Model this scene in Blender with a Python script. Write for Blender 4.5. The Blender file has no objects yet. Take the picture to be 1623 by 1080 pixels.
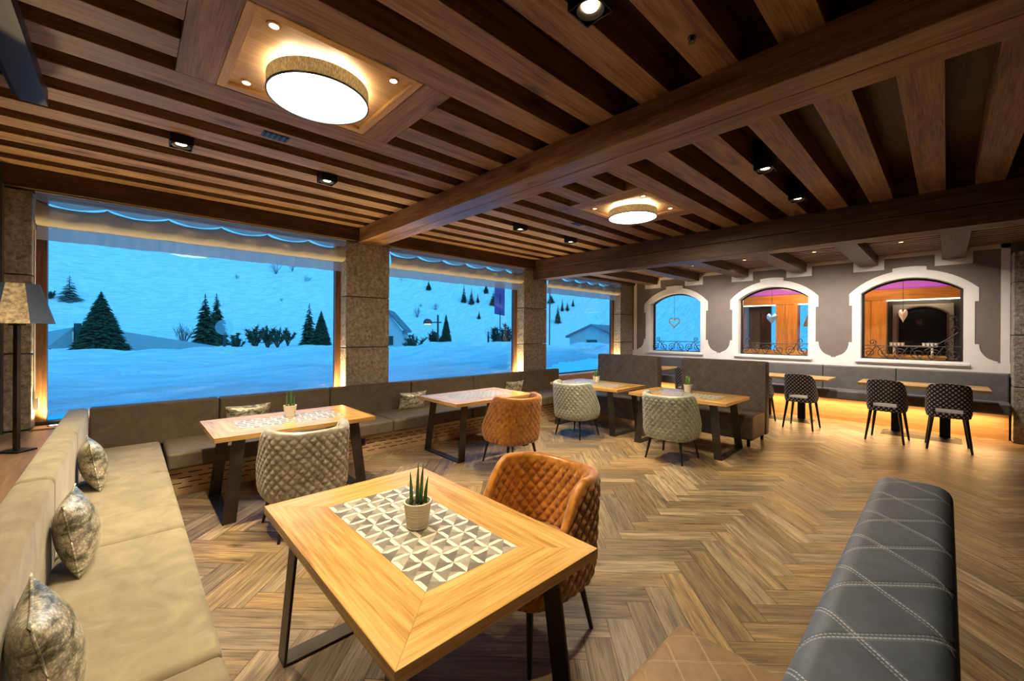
import bpy, bmesh, math, random
import numpy as np
from mathutils import Vector, Matrix
PI = math.pi
random.seed(7)
SC = bpy.context.scene
COL = SC.collection

# ------------------------------------------------------------------ camera
F_PX, CXP, Y0P = 649.0, 811.5, 528.0
YAW, ROLL, CAM_H = math.radians(46.7), math.radians(0.35), 1.63
cd = bpy.data.cameras.new('camera')
cd.sensor_width = 36.0
cd.lens = F_PX / 1623.0 * 36.0
cd.shift_y = -(540.0 - Y0P) / 1623.0
cd.clip_start = 0.02
cd.clip_end = 2000
cam = bpy.data.objects.new('camera', cd)
COL.objects.link(cam)
cam.matrix_world = (Matrix.Translation((0, 0, CAM_H)) @ Matrix.Rotation(YAW, 4, 'Z')
                    @ Matrix.Rotation(PI / 2, 4, 'X') @ Matrix.Rotation(ROLL, 4, 'Z'))
SC.camera = cam

# ------------------------------------------------------------------ world, exposure
W = bpy.data.worlds.new('dusk_sky')
SC.world = W
W.use_nodes = True
bg = W.node_tree.nodes['Background']
_nt = W.node_tree
_tc = _nt.nodes.new('ShaderNodeTexCoord'); _sx = _nt.nodes.new('ShaderNodeSeparateXYZ'); _rp = _nt.nodes.new('ShaderNodeValToRGB')
_ad = _nt.nodes.new('ShaderNodeMath'); _ad.operation = 'MULTIPLY_ADD'; _ad.inputs[1].default_value = 0.5; _ad.inputs[2].default_value = 0.5
_nt.links.new(_tc.outputs['Generated'], _sx.inputs[0]); _nt.links.new(_sx.outputs[0], _ad.inputs[0]); _nt.links.new(_ad.outputs[0], _rp.inputs[0])
_rp.color_ramp.elements[0].color = (0.014, 0.325, 1.0, 1)     # deep dusk blue toward the hills
_rp.color_ramp.elements[1].color = (0.09, 0.57, 1.0, 1)      # paler sky behind the building
_nt.links.new(_rp.outputs[0], bg.inputs[0])
bg.inputs[1].default_value = 1.2
sl = bpy.data.lights.new('dusk_glow', 'SUN')
sl.energy = 0.75; sl.color = (0.27, 0.74, 1.0); sl.angle = math.radians(50)
so_ = bpy.data.objects.new('dusk_glow', sl); COL.objects.link(so_)
so_.rotation_euler = (0, math.radians(58), 0)
SC.view_settings.view_transform = 'Standard'
SC.view_settings.look = 'None'
SC.view_settings.exposure = 0.22
SC.view_settings.gamma = 1.0
SC.view_settings.use_curve_mapping = False
WARM = (1.0, 0.79, 0.45)
AMBER = (1.0, 0.55, 0.2)
SPOT_W = 190.0       # square black ceiling spots
DOWN_W = 34.0        # small downlights round the drum lamps
DRUM_E = 10.0         # drum diffuser emission

# ------------------------------------------------------------------ helpers
def put(o, parent=None):
    COL.objects.link(o)
    if parent:
        o.parent = parent
    return o

def tag(o, label=None, cat=None, group=None, kind=None):
    if label: o['label'] = label
    if cat: o['category'] = cat
    if group: o['group'] = group
    if kind: o['kind'] = kind
    return o

def thing(name, label, cat, loc=(0, 0, 0), rz=0.0, group=None):
    o = bpy.data.objects.new(name, None)
    o.empty_display_size = 0.1
    o.location = loc
    o.rotation_euler = (0, 0, rz)
    put(o)
    return tag(o, label, cat, group)

def struct_root(name):
    o = bpy.data.objects.new(name, None)
    o.empty_display_size = 0.1
    put(o)
    return tag(o, kind='structure')

def copy_tree(o, parent=None):
    c = o.copy()
    COL.objects.link(c)
    if parent:
        c.parent = parent
    for ch in list(o.children):
        copy_tree(ch, c)
    return c

class MB:
    """collects vertices and faces for ONE mesh object"""
    def __init__(s):
        s.v, s.f, s.m, s.uv = [], [], [], []
    def face(s, idx, m=0, uv=None):
        s.f.append(tuple(idx)); s.m.append(m); s.uv.append(uv)
    def poly(s, pts, m=0, uv=None):
        b = len(s.v)
        s.v.extend([tuple(p) for p in pts])
        s.face(range(b, b + len(pts)), m, uv)
    def box(s, x0, x1, y0, y1, z0, z1, m=0):
        b = len(s.v)
        s.v += [(x0, y0, z0), (x1, y0, z0), (x1, y1, z0), (x0, y1, z0),
                (x0, y0, z1), (x1, y0, z1), (x1, y1, z1), (x0, y1, z1)]
        for q in ((0, 3, 2, 1), (4, 5, 6, 7), (0, 1, 5, 4), (1, 2, 6, 5), (2, 3, 7, 6), (3, 0, 4, 7)):
            s.face([b + i for i in q], m)
    def hexa(s, p, m=0):
        b = len(s.v); s.v += [tuple(q) for q in p]
        for q in ((0, 3, 2, 1), (4, 5, 6, 7), (0, 1, 5, 4), (1, 2, 6, 5), (2, 3, 7, 6), (3, 0, 4, 7)):
            s.face([b + i for i in q], m)
    def prism(s, poly, z0, z1, m=0):
        n = len(poly); b = len(s.v)
        s.v += [(x, y, z0) for x, y in poly] + [(x, y, z1) for x, y in poly]
        s.face([b + i for i in range(n - 1, -1, -1)], m)
        s.face([b + n + i for i in range(n)], m)
        for i in range(n):
            j = (i + 1) % n
            s.face((b + i, b + j, b + n + j, b + n + i), m)
    def lathe(s, prof, n=24, c=(0, 0, 0), m=0):
        b = len(s.v); k = len(prof)
        for i in range(n):
            a = 2 * PI * i / n
            for r, z in prof:
                s.v.append((c[0] + r * math.cos(a), c[1] + r * math.sin(a), c[2] + z))
        for i in range(n):
            j = (i + 1) % n
            for q in range(k - 1):
                s.face((b + i * k + q, b + j * k + q, b + j * k + q + 1, b + i * k + q + 1), m)
    def tube(s, path, r, n=8, m=0, cap=True):
        path = [Vector(p) for p in path]
        rr = r if hasattr(r, '__len__') else [r] * len(path)
        b = len(s.v)
        up = Vector((0, 0, 1))
        for i, p in enumerate(path):
            t = (path[min(i + 1, len(path) - 1)] - path[max(i - 1, 0)]).normalized()
            a = t.cross(up)
            if a.length < 1e-3: a = t.cross(Vector((1, 0, 0)))
            a.normalize(); bb = a.cross(t)
            for k in range(n):
                w = 2 * PI * k / n
                s.v.append(tuple(p + (a * math.cos(w) + bb * math.sin(w)) * rr[i]))
        for i in range(len(path) - 1):
            for k in range(n):
                l = (k + 1) % n
                s.face((b + i * n + k, b + i * n + l, b + (i + 1) * n + l, b + (i + 1) * n + k), m)
        if cap:
            s.face([b + k for k in range(n)], m)
            e = b + (len(path) - 1) * n
            s.face([e + k for k in range(n - 1, -1, -1)], m)
    def build(s, name, mats, parent=None, smooth=False, grain=None, bevel=0, seg=2, fix=True):
        me = bpy.data.meshes.new(name)
        me.from_pydata(s.v, [], s.f)
        mats = mats if isinstance(mats, (list, tuple)) else [mats]
        for q in mats: me.materials.append(q)
        me.polygons.foreach_set('material_index', s.m)
        if any(u is not None for u in s.uv) or grain is not None:
            ul = me.uv_layers.new(name='UVMap')
            g = grain if grain is not None else 0
            o1, o2 = [i for i in range(3) if i != g]
            for p in me.polygons:
                u = s.uv[p.index]
                for k, li in enumerate(p.loop_indices):
                    if u is not None:
                        ul.data[li].uv = u[k]
                    else:
                        c = me.vertices[me.loops[li].vertex_index].co
                        ul.data[li].uv = (c[g], c[o1] + c[o2])
        if fix:
            bm = bmesh.new(); bm.from_mesh(me)
            bmesh.ops.recalc_face_normals(bm, faces=bm.faces)
            bm.to_mesh(me); bm.free()
        if smooth:
            me.polygons.foreach_set('use_smooth', [True] * len(me.polygons))
        me.update()
        o = bpy.data.objects.new(name, me)
        put(o, parent)
        if bevel:
            md = o.modifiers.new('bevel', 'BEVEL')
            md.width = bevel; md.segments = seg; md.limit_method = 'ANGLE'
            md.angle_limit = math.radians(40)
            md.harden_normals = True
            me.polygons.foreach_set('use_smooth', [True] * len(me.polygons))
        return o

def boxo(name, x0, x1, y0, y1, z0, z1, mat, parent=None, grain=None, bevel=0, seg=2):
    b = MB(); b.box(x0, x1, y0, y1, z0, z1)
    return b.build(name, mat, parent, grain=grain, bevel=bevel, seg=seg)

# ------------------------------------------------------------------ materials
class NT:
    def __init__(s, name):
        s.m = bpy.data.materials.new(name)
        s.m.use_nodes = True
        s.t = s.m.node_tree
        s.b = s.t.nodes['Principled BSDF']
        s.out = s.t.nodes['Material Output']
    def n(s, typ, **kw):
        q = s.t.nodes.new(typ)
        for k, v in kw.items():
            if k.startswith('i_'):
                key = k[2:]
                key = int(key) if key.isdigit() else key
                q.inputs[key].default_value = v
            else:
                setattr(q, k, v)
        return q
    def l(s, a, b):
        s.t.links.new(a, b)
    def math(s, op, a, b=None, c=None):
        q = s.n('ShaderNodeMath', operation=op)
        for i, x in enumerate((a, b, c)):
            if x is None: continue
            if isinstance(x, (int, float)): q.inputs[i].default_value = x
            else: s.l(x, q.inputs[i])
        return q.outputs[0]
    def ramp(s, fac, stops, interp='LINEAR'):
        q = s.n('ShaderNodeValToRGB')
        q.color_ramp.interpolation = interp
        el = q.color_ramp.elements
        while len(el) < len(stops): el.new(0.5)
        for e, (p, c) in zip(el, stops):
            e.position = p; e.color = (*c, 1)
        s.l(fac, q.inputs[0])
        return q.outputs[0]
    def mix(s, fac, a, b, mode='MIX'):
        q = s.n('ShaderNodeMix', data_type='RGBA', blend_type=mode)
        for inp, x in ((q.inputs[0], fac), (q.inputs[6], a), (q.inputs[7], b)):
            if isinstance(x, (int, float)): inp.default_value = x
            elif isinstance(x, tuple): inp.default_value = (*x, 1)
            else: s.l(x, inp)
        return q.outputs[2]
    def bump(s, h, strength=0.3, dist=0.01):
        q = s.n('ShaderNodeBump')
        q.inputs['Strength'].default_value = strength
        q.inputs['Distance'].default_value = dist
        s.l(h, q.inputs['Height']); s.l(q.outputs[0], s.b.inputs['Normal'])
    def color(s, x):
        if isinstance(x, tuple): s.b.inputs['Base Color'].default_value = (*x, 1)
        else: s.l(x, s.b.inputs['Base Color'])
    def set(s, rough=0.5, metal=0.0, spec=0.5, sheen=0.0, coat=0.0):
        s.b.inputs['Roughness'].default_value = rough
        s.b.inputs['Metallic'].default_value = metal
        s.b.inputs['Specular IOR Level'].default_value = spec
        s.b.inputs['Sheen Weight'].default_value = sheen
        s.b.inputs['Coat Weight'].default_value = coat

def plain(name, c, rough=0.5, metal=0.0, spec=0.5, noise=0.0, nscale=30, bump=0.0, sheen=0.0):
    t = NT(name); t.set(rough, metal, spec, sheen)
    if noise or bump:
        co = t.n('ShaderNodeTexCoord')
        nz = t.n('ShaderNodeTexNoise', i_Scale=nscale, i_Detail=5.0)
        t.l(co.outputs['Object'], nz.inputs['Vector'])
        k = 1 - noise
        t.color(t.ramp(nz.outputs[0], [(0.3, tuple(x * k for x in c)), (0.7, tuple(min(1, x * (1 + noise)) for x in c))]))
        if bump: t.bump(nz.outputs[0], bump, 0.01)
    else:
        t.color(c)
    return t.m

def emit(name, c, strength):
    t = NT(name)
    t.t.nodes.remove(t.b)
    e = t.n('ShaderNodeEmission')
    e.inputs[0].default_value = (*c, 1); e.inputs[1].default_value = strength
    t.l(e.outputs[0], t.out.inputs[0])
    return t.m

def wood(name, dark, mid, light, knots=0.5, rough=0.5, scale=1.0, bump=0.15, plank_attr=False, spec=0.4):
    """grain runs along U of the UV map (metres)"""
    t = NT(name); t.set(rough, 0, spec)
    uv = t.n('ShaderNodeUVMap')
    rnd = t.n('ShaderNodeObjectInfo')
    add = t.n('ShaderNodeVectorMath', operation='MULTIPLY_ADD')
    comb = t.n('ShaderNodeCombineXYZ')
    if plank_attr:
        at = t.n('ShaderNodeAttribute', attribute_name='rnd')
        r = at.outputs['Fac']
    else:
        r = rnd.outputs['Random']
    for i in range(3): t.l(r, comb.inputs[i])
    t.l(comb.outputs[0], add.inputs[0]); add.inputs[1].default_value = (37, 53, 71)
    t.l(uv.outputs[0], add.inputs[2])
    mp = t.n('ShaderNodeMapping'); mp.inputs['Scale'].default_value = (1.2 * scale, 14 * scale, 1)
    t.l(add.outputs[0], mp.inputs[0])
    n1 = t.n('ShaderNodeTexNoise', i_Scale=1.0, i_Detail=6.0, i_Roughness=0.6, i_Distortion=0.8)
    t.l(mp.outputs[0], n1.inputs['Vector'])
    mp2 = t.n('ShaderNodeMapping'); mp2.inputs['Scale'].default_value = (4 * scale, 120 * scale, 1)
    t.l(add.outputs[0], mp2.inputs[0])
    n2 = t.n('ShaderNodeTexNoise', i_Scale=1.0, i_Detail=3.0)
    t.l(mp2.outputs[0], n2.inputs['Vector'])
    f = t.math('ADD', t.math('MULTIPLY', n1.outputs[0], 0.6), t.math('MULTIPLY', n2.outputs[0], 0.4))
    c = t.ramp(f, [(0.36, dark), (0.5, mid), (0.63, light)])
    if knots:
        mp3 = t.n('ShaderNodeMapping'); mp3.inputs['Scale'].default_value = (1.6 * scale, 4.5 * scale, 1)
        t.l(add.outputs[0], mp3.inputs[0])
        vo = t.n('ShaderNodeTexVoronoi', i_Scale=1.0)
        t.l(mp3.outputs[0], vo.inputs['Vector'])
        k = t.ramp(vo.outputs['Distance'], [(0.02, (1, 1, 1)), (0.2, (0, 0, 0))])
        kk = t.math('MULTIPLY', k, knots)
        c = t.mix(kk, c, tuple(x * 0.25 for x in dark))
    if plank_attr:
        hv = t.n('ShaderNodeHueSaturation')
        t.l(t.math('MULTIPLY_ADD', r, 0.65, 0.66), hv.inputs['Value'])
        t.l(t.math('MULTIPLY_ADD', t.math('FRACT', t.math('MULTIPLY', r, 7.3)), 0.35, 0.75), hv.inputs['Saturation'])
        t.l(c, hv.inputs['Color']); c = hv.outputs[0]
    t.color(c)
    if bump: t.bump(f, bump, 0.004)
    return t.m

def suede(name, c, amp=0.3, scale=5, rough=0.85, sheen=0.3):
    t = NT(name); t.set(rough, 0, 0.25, sheen)
    co = t.n('ShaderNodeTexCoord')
    nz = t.n('ShaderNodeTexNoise', i_Scale=scale, i_Detail=6.0, i_Roughness=0.6, i_Distortion=1.2)
    t.l(co.outputs['Object'], nz.inputs['Vector'])
    t.color(t.ramp(nz.outputs[0], [(0.3, tuple(x * (1 - amp) for x in c)), (0.7, tuple(x * (1 + amp) for x in c))]))
    n2 = t.n('ShaderNodeTexNoise', i_Scale=180.0, i_Detail=2.0)
    t.l(co.outputs['Object'], n2.inputs['Vector'])
    t.bump(t.math('ADD', t.math('MULTIPLY', n2.outputs[0], 0.4), nz.outputs[0]), 0.25, 0.01)
    return t.m

def stitched(name, c, line, period=0.175, rough=0.5):
    """leather with diagonal double stitch lines; UV in metres"""
    t = NT(name); t.set(rough, 0, 0.4)
    uv = t.n('ShaderNodeUVMap')
    sp = t.n('ShaderNodeSeparateXYZ'); t.l(uv.outputs[0], sp.inputs[0])
    co = t.n('ShaderNodeTexCoord')
    nz = t.n('ShaderNodeTexNoise', i_Scale=9.0, i_Detail=6.0, i_Roughness=0.65)
    t.l(co.outputs['Object'], nz.inputs['Vector'])
    base = t.ramp(nz.outputs[0], [(0.3, tuple(x * 0.75 for x in c)), (0.7, tuple(x * 1.25 for x in c))])
    masks, grooves = [], []
    for sgn in (1, -1):
        p = t.math('ADD', sp.outputs[0], t.math('MULTIPLY', sp.outputs[1], sgn))
        q = t.math('SUBTRACT', sp.outputs[0], t.math('MULTIPLY', sp.outputs[1], sgn))
        d = t.math('ABSOLUTE', t.math('SUBTRACT', t.math('FRACT', t.math('DIVIDE', p, period)), 0.5))
        d = t.math('MULTIPLY', d, period)
        g = t.math('LESS_THAN', t.math('ABSOLUTE', t.math('SUBTRACT', d, 0.0045)), 0.0016)
        dash = t.math('LESS_THAN', t.math('FRACT', t.math('DIVIDE', q, 0.009)), 0.72)
        masks.append(t.math('MULTIPLY', g, dash))
        grooves.append(t.math('SMOOTH_MIN', t.math('DIVIDE', d, 0.012), 1.0, 0.3))
    mk = t.math('MAXIMUM', masks[0], masks[1])
    t.color(t.mix(mk, base, line))
    h = t.math('MULTIPLY', grooves[0], grooves[1])
    n2 = t.n('ShaderNodeTexNoise', i_Scale=240.0, i_Detail=2.0)
    t.l(co.outputs['Object'], n2.inputs['Vector'])
    t.bump(t.math('ADD', h, t.math('MULTIPLY', n2.outputs[0], 0.12)), 0.5, 0.004)
    return t.m

def stone(name):
    t = NT(name); t.set(0.85, 0, 0.3)
    co = t.n('ShaderNodeTexCoord')
    n1 = t.n('ShaderNodeTexNoise', i_Scale=22.0, i_Detail=8.0, i_Roughness=0.7)
    v = t.n('ShaderNodeTexVoronoi', i_Scale=34.0)
    n3 = t.n('ShaderNodeTexNoise', i_Scale=3.0, i_Detail=3.0)
    for q in (n1, v, n3): t.l(co.outputs['Object'], q.inputs['Vector'])
    c = t.ramp(n1.outputs[0], [(0.32, (0.14, 0.12, 0.093)), (0.5, (0.33, 0.285, 0.225)), (0.7, (0.54, 0.48, 0.39))])
    c = t.mix(t.ramp(v.outputs['Distance'], [(0.05, (0.75, 0.75, 0.75)), (0.3, (0, 0, 0))]), c, (0.11, 0.088, 0.062))
    c = t.mix(0.5, c, t.ramp(n3.outputs[0], [(0.3, (0.5, 0.46, 0.4)), (0.7, (1, 0.95, 0.88))]), 'MULTIPLY')
    t.color(c)
    t.bump(t.math('ADD', n1.outputs[0], t.math('MULTIPLY', v.outputs['Distance'], 0.6)), 0.7, 0.012)
    return t.m

def glass(name, tint=(1, 1, 1), amt=1.0):
    t = NT(name)
    t.t.nodes.remove(t.b)
    tr = t.n('ShaderNodeBsdfTransparent'); tr.inputs[0].default_value = (*tint, 1)
    gl = t.n('ShaderNodeBsdfGlossy'); gl.inputs['Roughness'].default_value = 0.0
    fr = t.n('ShaderNodeFresnel', i_IOR=1.45)
    mx = t.n('ShaderNodeMixShader')
    t.l(t.math('MULTIPLY', fr.outputs[0], amt), mx.inputs[0])
    t.l(tr.outputs[0], mx.inputs[1]); t.l(gl.outputs[0], mx.inputs[2])
    t.l(mx.outputs[0], t.out.inputs[0])
    return t.m

def translucent(name, c, tr=0.5, alpha=1.0, weave=0):
    t = NT(name); t.t.nodes.remove(t.b)
    d = t.n('ShaderNodeBsdfDiffuse'); u = t.n('ShaderNodeBsdfTranslucent')
    if weave:
        uv = t.n('ShaderNodeTexCoord')
        mp = t.n('ShaderNodeMapping'); mp.inputs['Scale'].default_value = (weave, weave, weave * 0.3)
        t.l(uv.outputs['Object'], mp.inputs[0])
        nz = t.n('ShaderNodeTexNoise', i_Scale=1.0, i_Detail=3.0)
        t.l(mp.outputs[0], nz.inputs['Vector'])
        cc = t.ramp(nz.outputs[0], [(0.35, tuple(x * 0.6 for x in c)), (0.65, tuple(min(1, x * 1.3) for x in c))])
        t.l(cc, d.inputs[0]); t.l(cc, u.inputs[0])
    else:
        d.inputs[0].default_value = (*c, 1); u.inputs[0].default_value = (*c, 1)
    mx = t.n('ShaderNodeMixShader'); mx.inputs[0].default_value = tr
    t.l(d.outputs[0], mx.inputs[1]); t.l(u.outputs[0], mx.inputs[2])
    last = mx.outputs[0]
    if alpha < 1:
        tp = t.n('ShaderNodeBsdfTransparent')
        m2 = t.n('ShaderNodeMixShader'); m2.inputs[0].default_value = alpha
        t.l(tp.outputs[0], m2.inputs[1]); t.l(last, m2.inputs[2]); last = m2.outputs[0]
    t.l(last, t.out.inputs[0])
    return t.m

def pattern_fabric(name):
    t = NT(name); t.set(0.8, 0, 0.3)
    uv = t.n('ShaderNodeUVMap'); sp = t.n('ShaderNodeSeparateXYZ'); t.l(uv.outputs[0], sp.inputs[0])
    P = 0.062
    mk = None
    for sgn in (1, -1):
        p = t.math('ADD', sp.outputs[0], t.math('MULTIPLY', sp.outputs[1], sgn))
        d = t.math('ABSOLUTE', t.math('SUBTRACT', t.math('FRACT', t.math('DIVIDE', p, P)), 0.5))
        g = t.math('LESS_THAN', d, 0.30)
        mk = g if mk is None else t.math('MULTIPLY', mk, g)
    t.color(t.mix(mk, (0.012, 0.012, 0.016), (0.5, 0.46, 0.42)))
    return t.m

def velvet(name, c, dark, rough=0.38, sheen=0.6, metal=0.0):
    t = NT(name); t.set(rough, metal, 0.45, sheen)
    co = t.n('ShaderNodeTexCoord')
    nz = t.n('ShaderNodeTexNoise', i_Scale=16.0, i_Detail=5.0, i_Distortion=1.0)
    t.l(co.outputs['Object'], nz.inputs['Vector'])
    t.color(t.ramp(nz.outputs[0], [(0.3, dark), (0.62, c)]))
    n2 = t.n('ShaderNodeTexNoise', i_Scale=90.0, i_Detail=3.0)
    t.l(co.outputs['Object'], n2.inputs['Vector'])
    t.bump(n2.outputs[0], 0.12, 0.004)
    return t.m

def snow_mat():
    t = NT('snow'); t.set(0.75, 0, 0.2); t.color((0.87, 0.89, 0.91))
    co = t.n('ShaderNodeTexCoord')
    mp = t.n('ShaderNodeMapping'); mp.inputs['Scale'].default_value = (1.6, 0.7, 1.0); mp.inputs['Rotation'].default_value = (0, 0, 0.5)
    t.l(co.outputs['Object'], mp.inputs[0])
    a = t.n('ShaderNodeTexNoise', i_Scale=1.0, i_Detail=7.0, i_Roughness=0.55, i_Distortion=1.5)
    t.l(mp.outputs[0], a.inputs['Vector'])
    t.bump(a.outputs[0], 0.9, 0.5)
    return t.m
M = {}
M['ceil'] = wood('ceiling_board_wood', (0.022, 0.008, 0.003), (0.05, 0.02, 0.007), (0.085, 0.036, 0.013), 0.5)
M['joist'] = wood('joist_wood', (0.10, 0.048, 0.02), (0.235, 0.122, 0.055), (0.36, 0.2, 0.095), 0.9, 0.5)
M['beam'] = wood('beam_wood', (0.085, 0.037, 0.013), (0.20, 0.09, 0.034), (0.30, 0.155, 0.068), 0.9, 0.36)
M['beamdk'] = wood('dark_beam_wood', (0.03, 0.014, 0.007), (0.075, 0.036, 0.017), (0.12, 0.06, 0.028), 0.6, 0.5)
M['panel'] = wood('light_panel_wood', (0.42, 0.24, 0.095), (0.56, 0.33, 0.135), (0.64, 0.4, 0.17), 0.45, 0.45)
M['oak'] = wood('table_oak', (0.33, 0.17, 0.048), (0.53, 0.305, 0.098), (0.66, 0.41, 0.155), 0.4, 0.24, 1.0, 0.1)
M['floor'] = wood('floor_plank_wood', (0.085, 0.056, 0.03), (0.215, 0.145, 0.078), (0.36, 0.255, 0.14), 0.7, 0.42, 1.4, 0.2, True)
M['gap'] = plain('floor_gap', (0.03, 0.019, 0.01), 0.9)
M['ply'] = wood('plinth_wood', (0.42, 0.25, 0.12), (0.55, 0.345, 0.175), (0.63, 0.42, 0.22), 0.3, 0.5)
M['brownframe'] = wood('frame_wood', (0.05, 0.02, 0.008), (0.12, 0.05, 0.018), (0.2, 0.085, 0.03), 0.2, 0.5)
M['roomwood'] = wood('other_room_wood', (0.42, 0.18, 0.035), (0.6, 0.28, 0.06), (0.72, 0.36, 0.09), 0.3, 0.45)
M['stone'] = stone('conglomerate_stone')
M['black'] = plain('black_metal', (0.012, 0.012, 0.013), 0.45, 0.6)
M['steel'] = plain('raw_steel', (0.07, 0.062, 0.054), 0.42, 0.8, noise=0.3, nscale=6)
M['blackwood'] = plain('black_wood', (0.014, 0.012, 0.011), 0.4)
M['iron'] = plain('wrought_iron', (0.03, 0.024, 0.02), 0.5, 0.5)
M['white'] = plain('white_plaster', (0.72, 0.66, 0.6), 0.8, noise=0.04, nscale=8)
M['grey'] = plain('grey_plaster', (0.165, 0.13, 0.108), 0.85, noise=0.06, nscale=5)
M['darkwall'] = plain('dark_wall', (0.045, 0.038, 0.032), 0.7)
M['suede'] = suede('beige_suede', (0.255, 0.212, 0.142), 0.3, 4)
M['leather'] = suede('brown_grey_leather', (0.125, 0.098, 0.066), 0.22, 5, 0.55, 0.0)
M['leather2'] = suede('slate_leather', (0.125, 0.115, 0.108), 0.15, 5, 0.5, 0.0)
M['booth'] = stitched('stitched_leather', (0.15, 0.118, 0.09), (0.25, 0.21, 0.165))
M['boothtop'] = stitched('stitched_slate_leather', (0.092, 0.115, 0.172), (0.38, 0.45, 0.56))  # near booth's back: blue window light put into the leather colour
M['tan'] = stitched('stitched_tan_leather', (0.22, 0.135, 0.075), (0.42, 0.30, 0.19))  # same booth's seat: warm lamp light put into the leather colour
M['pattern'] = pattern_fabric('black_white_diamond_fabric')
M['seatgrey'] = suede('grey_seat_cloth', (0.26, 0.22, 0.18), 0.1, 20)
M['orange'] = velvet('orange_velvet', (0.52, 0.205, 0.02), (0.27, 0.088, 0.008), 0.32, 0.35)
M['silver'] = velvet('silver_velvet', (0.42, 0.385, 0.315), (0.25, 0.228, 0.185), 0.33, 0.5, 0.25)
M['sage'] = velvet('sage_velvet', (0.43, 0.455, 0.365), (0.26, 0.285, 0.23), 0.35, 0.5, 0.2)
M['glass'] = glass('window_glass', (0.97, 0.99, 1.0), 0.9)
M['shade'] = translucent('linen_shade', (0.46, 0.4, 0.28), 0.35, 1.0, 170)
M['blind'] = translucent('blind_cloth', (0.42, 0.37, 0.27), 0.12, 0.97)
M['sheer'] = translucent('sheer_cloth', (0.45, 0.45, 0.46), 0.4, 0.8)
M['drum'] = emit('drum_diffuser', (1.0, 0.95, 0.85), DRUM_E)
M['bulb'] = emit('bulb_glow', (1.0, 0.80, 0.48), 14)
M['bulbdim'] = emit('bulb_dim', (1.0, 0.72, 0.36), 5)
M['led'] = emit('led_strip', (1.0, 0.66, 0.28), 9)
M['snow'] = snow_mat()
M['needle'] = plain('spruce_needles', (0.03, 0.05, 0.022), 0.8, noise=0.5, nscale=2)
M['needle2'] = plain('pine_needles', (0.04, 0.062, 0.035), 0.8, noise=0.5, nscale=2)
M['bark'] = plain('bark', (0.09, 0.07, 0.06), 0.9)
M['twig'] = plain('twigs', (0.16, 0.15, 0.15), 0.9)
M['pot'] = plain('ceramic_pot', (0.66, 0.57, 0.45), 0.6, noise=0.05, nscale=40)
M['soil'] = plain('pebbles', (0.09, 0.075, 0.06), 0.8, noise=0.8, nscale=90, bump=0.6)
M['leaf'] = plain('succulent_leaf', (0.05, 0.13, 0.035), 0.45, noise=0.5, nscale=30)
M['ltgreen'] = plain('light_leaf', (0.16, 0.33, 0.05), 0.5, noise=0.4, nscale=30)
M['vent'] = plain('dark_vent', (0.03, 0.032, 0.04), 0.4)
M['roof'] = plain('slate_roof', (0.16, 0.17, 0.2), 0.7, noise=0.2, nscale=3)
M['tent'] = plain('tent_cloth', (0.34, 0.36, 0.38), 0.7)
M['housewall'] = plain('house_wall', (0.5, 0.52, 0.55), 0.8)
M['purple'] = plain('purple_cloth', (0.18, 0.08, 0.26), 0.8)
M['red'] = plain('rusty_red', (0.2, 0.06, 0.05), 0.6)
M['globe'] = translucent('globe_acrylic', (0.75, 0.8, 0.85), 0.5, 0.24)
M['mauve'] = emit('mauve_cove', (0.45, 0.01, 0.5), 0.8)
M['covewhite'] = plain('cove_paint', (0.45, 0.3, 0.5), 0.8)  # purple of the cove lighting is put into this wall colour

def silver_cushion():
    t = NT('foil_print_cloth'); t.set(0.35, 0.3, 0.5)
    co = t.n('ShaderNodeTexCoord')
    mp = t.n('ShaderNodeMapping'); mp.inputs['Scale'].default_value = (5, 5, 11)
    t.l(co.outputs['Object'], mp.inputs[0])
    a = t.n('ShaderNodeTexNoise', i_Scale=1.6, i_Detail=8.0, i_Roughness=0.75, i_Distortion=0.4)
    t.l(mp.outputs[0], a.inputs['Vector'])
    v = t.n('ShaderNodeTexVoronoi', i_Scale=95.0); t.l(co.outputs['Object'], v.inputs['Vector'])
    c = t.ramp(a.outputs[0], [(0.36, (0.03, 0.045, 0.035)), (0.43, (0.22, 0.22, 0.16)), (0.5, (0.62, 0.57, 0.44)), (0.6, (0.92, 0.88, 0.76))])
    c = t.mix(t.ramp(v.outputs['Distance'], [(0.35, (0, 0, 0)), (0.6, (0.4, 0.4, 0.4))]), c, (0.06, 0.055, 0.045))
    t.color(c); t.bump(v.outputs['Distance'], 0.15, 0.002)
    return t.m
M['cushion'] = silver_cushion()

def slotted(name):
    """plywood with rows of staggered milled slots, UV in metres"""
    m = M['ply'].copy(); m.name = name
    nt = m.node_tree
    b = nt.nodes['Principled BSDF']
    src = b.inputs['Base Color'].links[0].from_socket
    t = NT.__new__(NT); t.m = m; t.t = nt; t.b = b
    uv = t.n('ShaderNodeUVMap'); sp = t.n('ShaderNodeSeparateXYZ'); t.l(uv.outputs[0], sp.inputs[0])
    RH, P = 0.048, 0.16
    r = t.math('DIVIDE', t.math('SUBTRACT', sp.outputs[1], 0.0), RH)
    row = t.math('FLOOR', r)
    fz = t.math('ABSOLUTE', t.math('SUBTRACT', t.math('FRACT', r), 0.5))
    u = t.math('FRACT', t.math('ADD', t.math('DIVIDE', sp.outputs[0], P), t.math('MULTIPLY', t.math('MODULO', row, 2.0), 0.5)))
    k = t.math('MULTIPLY', t.math('LESS_THAN', fz, 0.10), t.math('LESS_THAN', u, 0.68))
    k = t.math('MULTIPLY', k, t.math('MULTIPLY', t.math('GREATER_THAN', row, 0.5), t.math('LESS_THAN', row, 4.5)))
    c = t.mix(k, src, (0.012, 0.008, 0.005))
    t.l(c, b.inputs['Base Color'])
    return m
_ply = M['ply']
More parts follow.
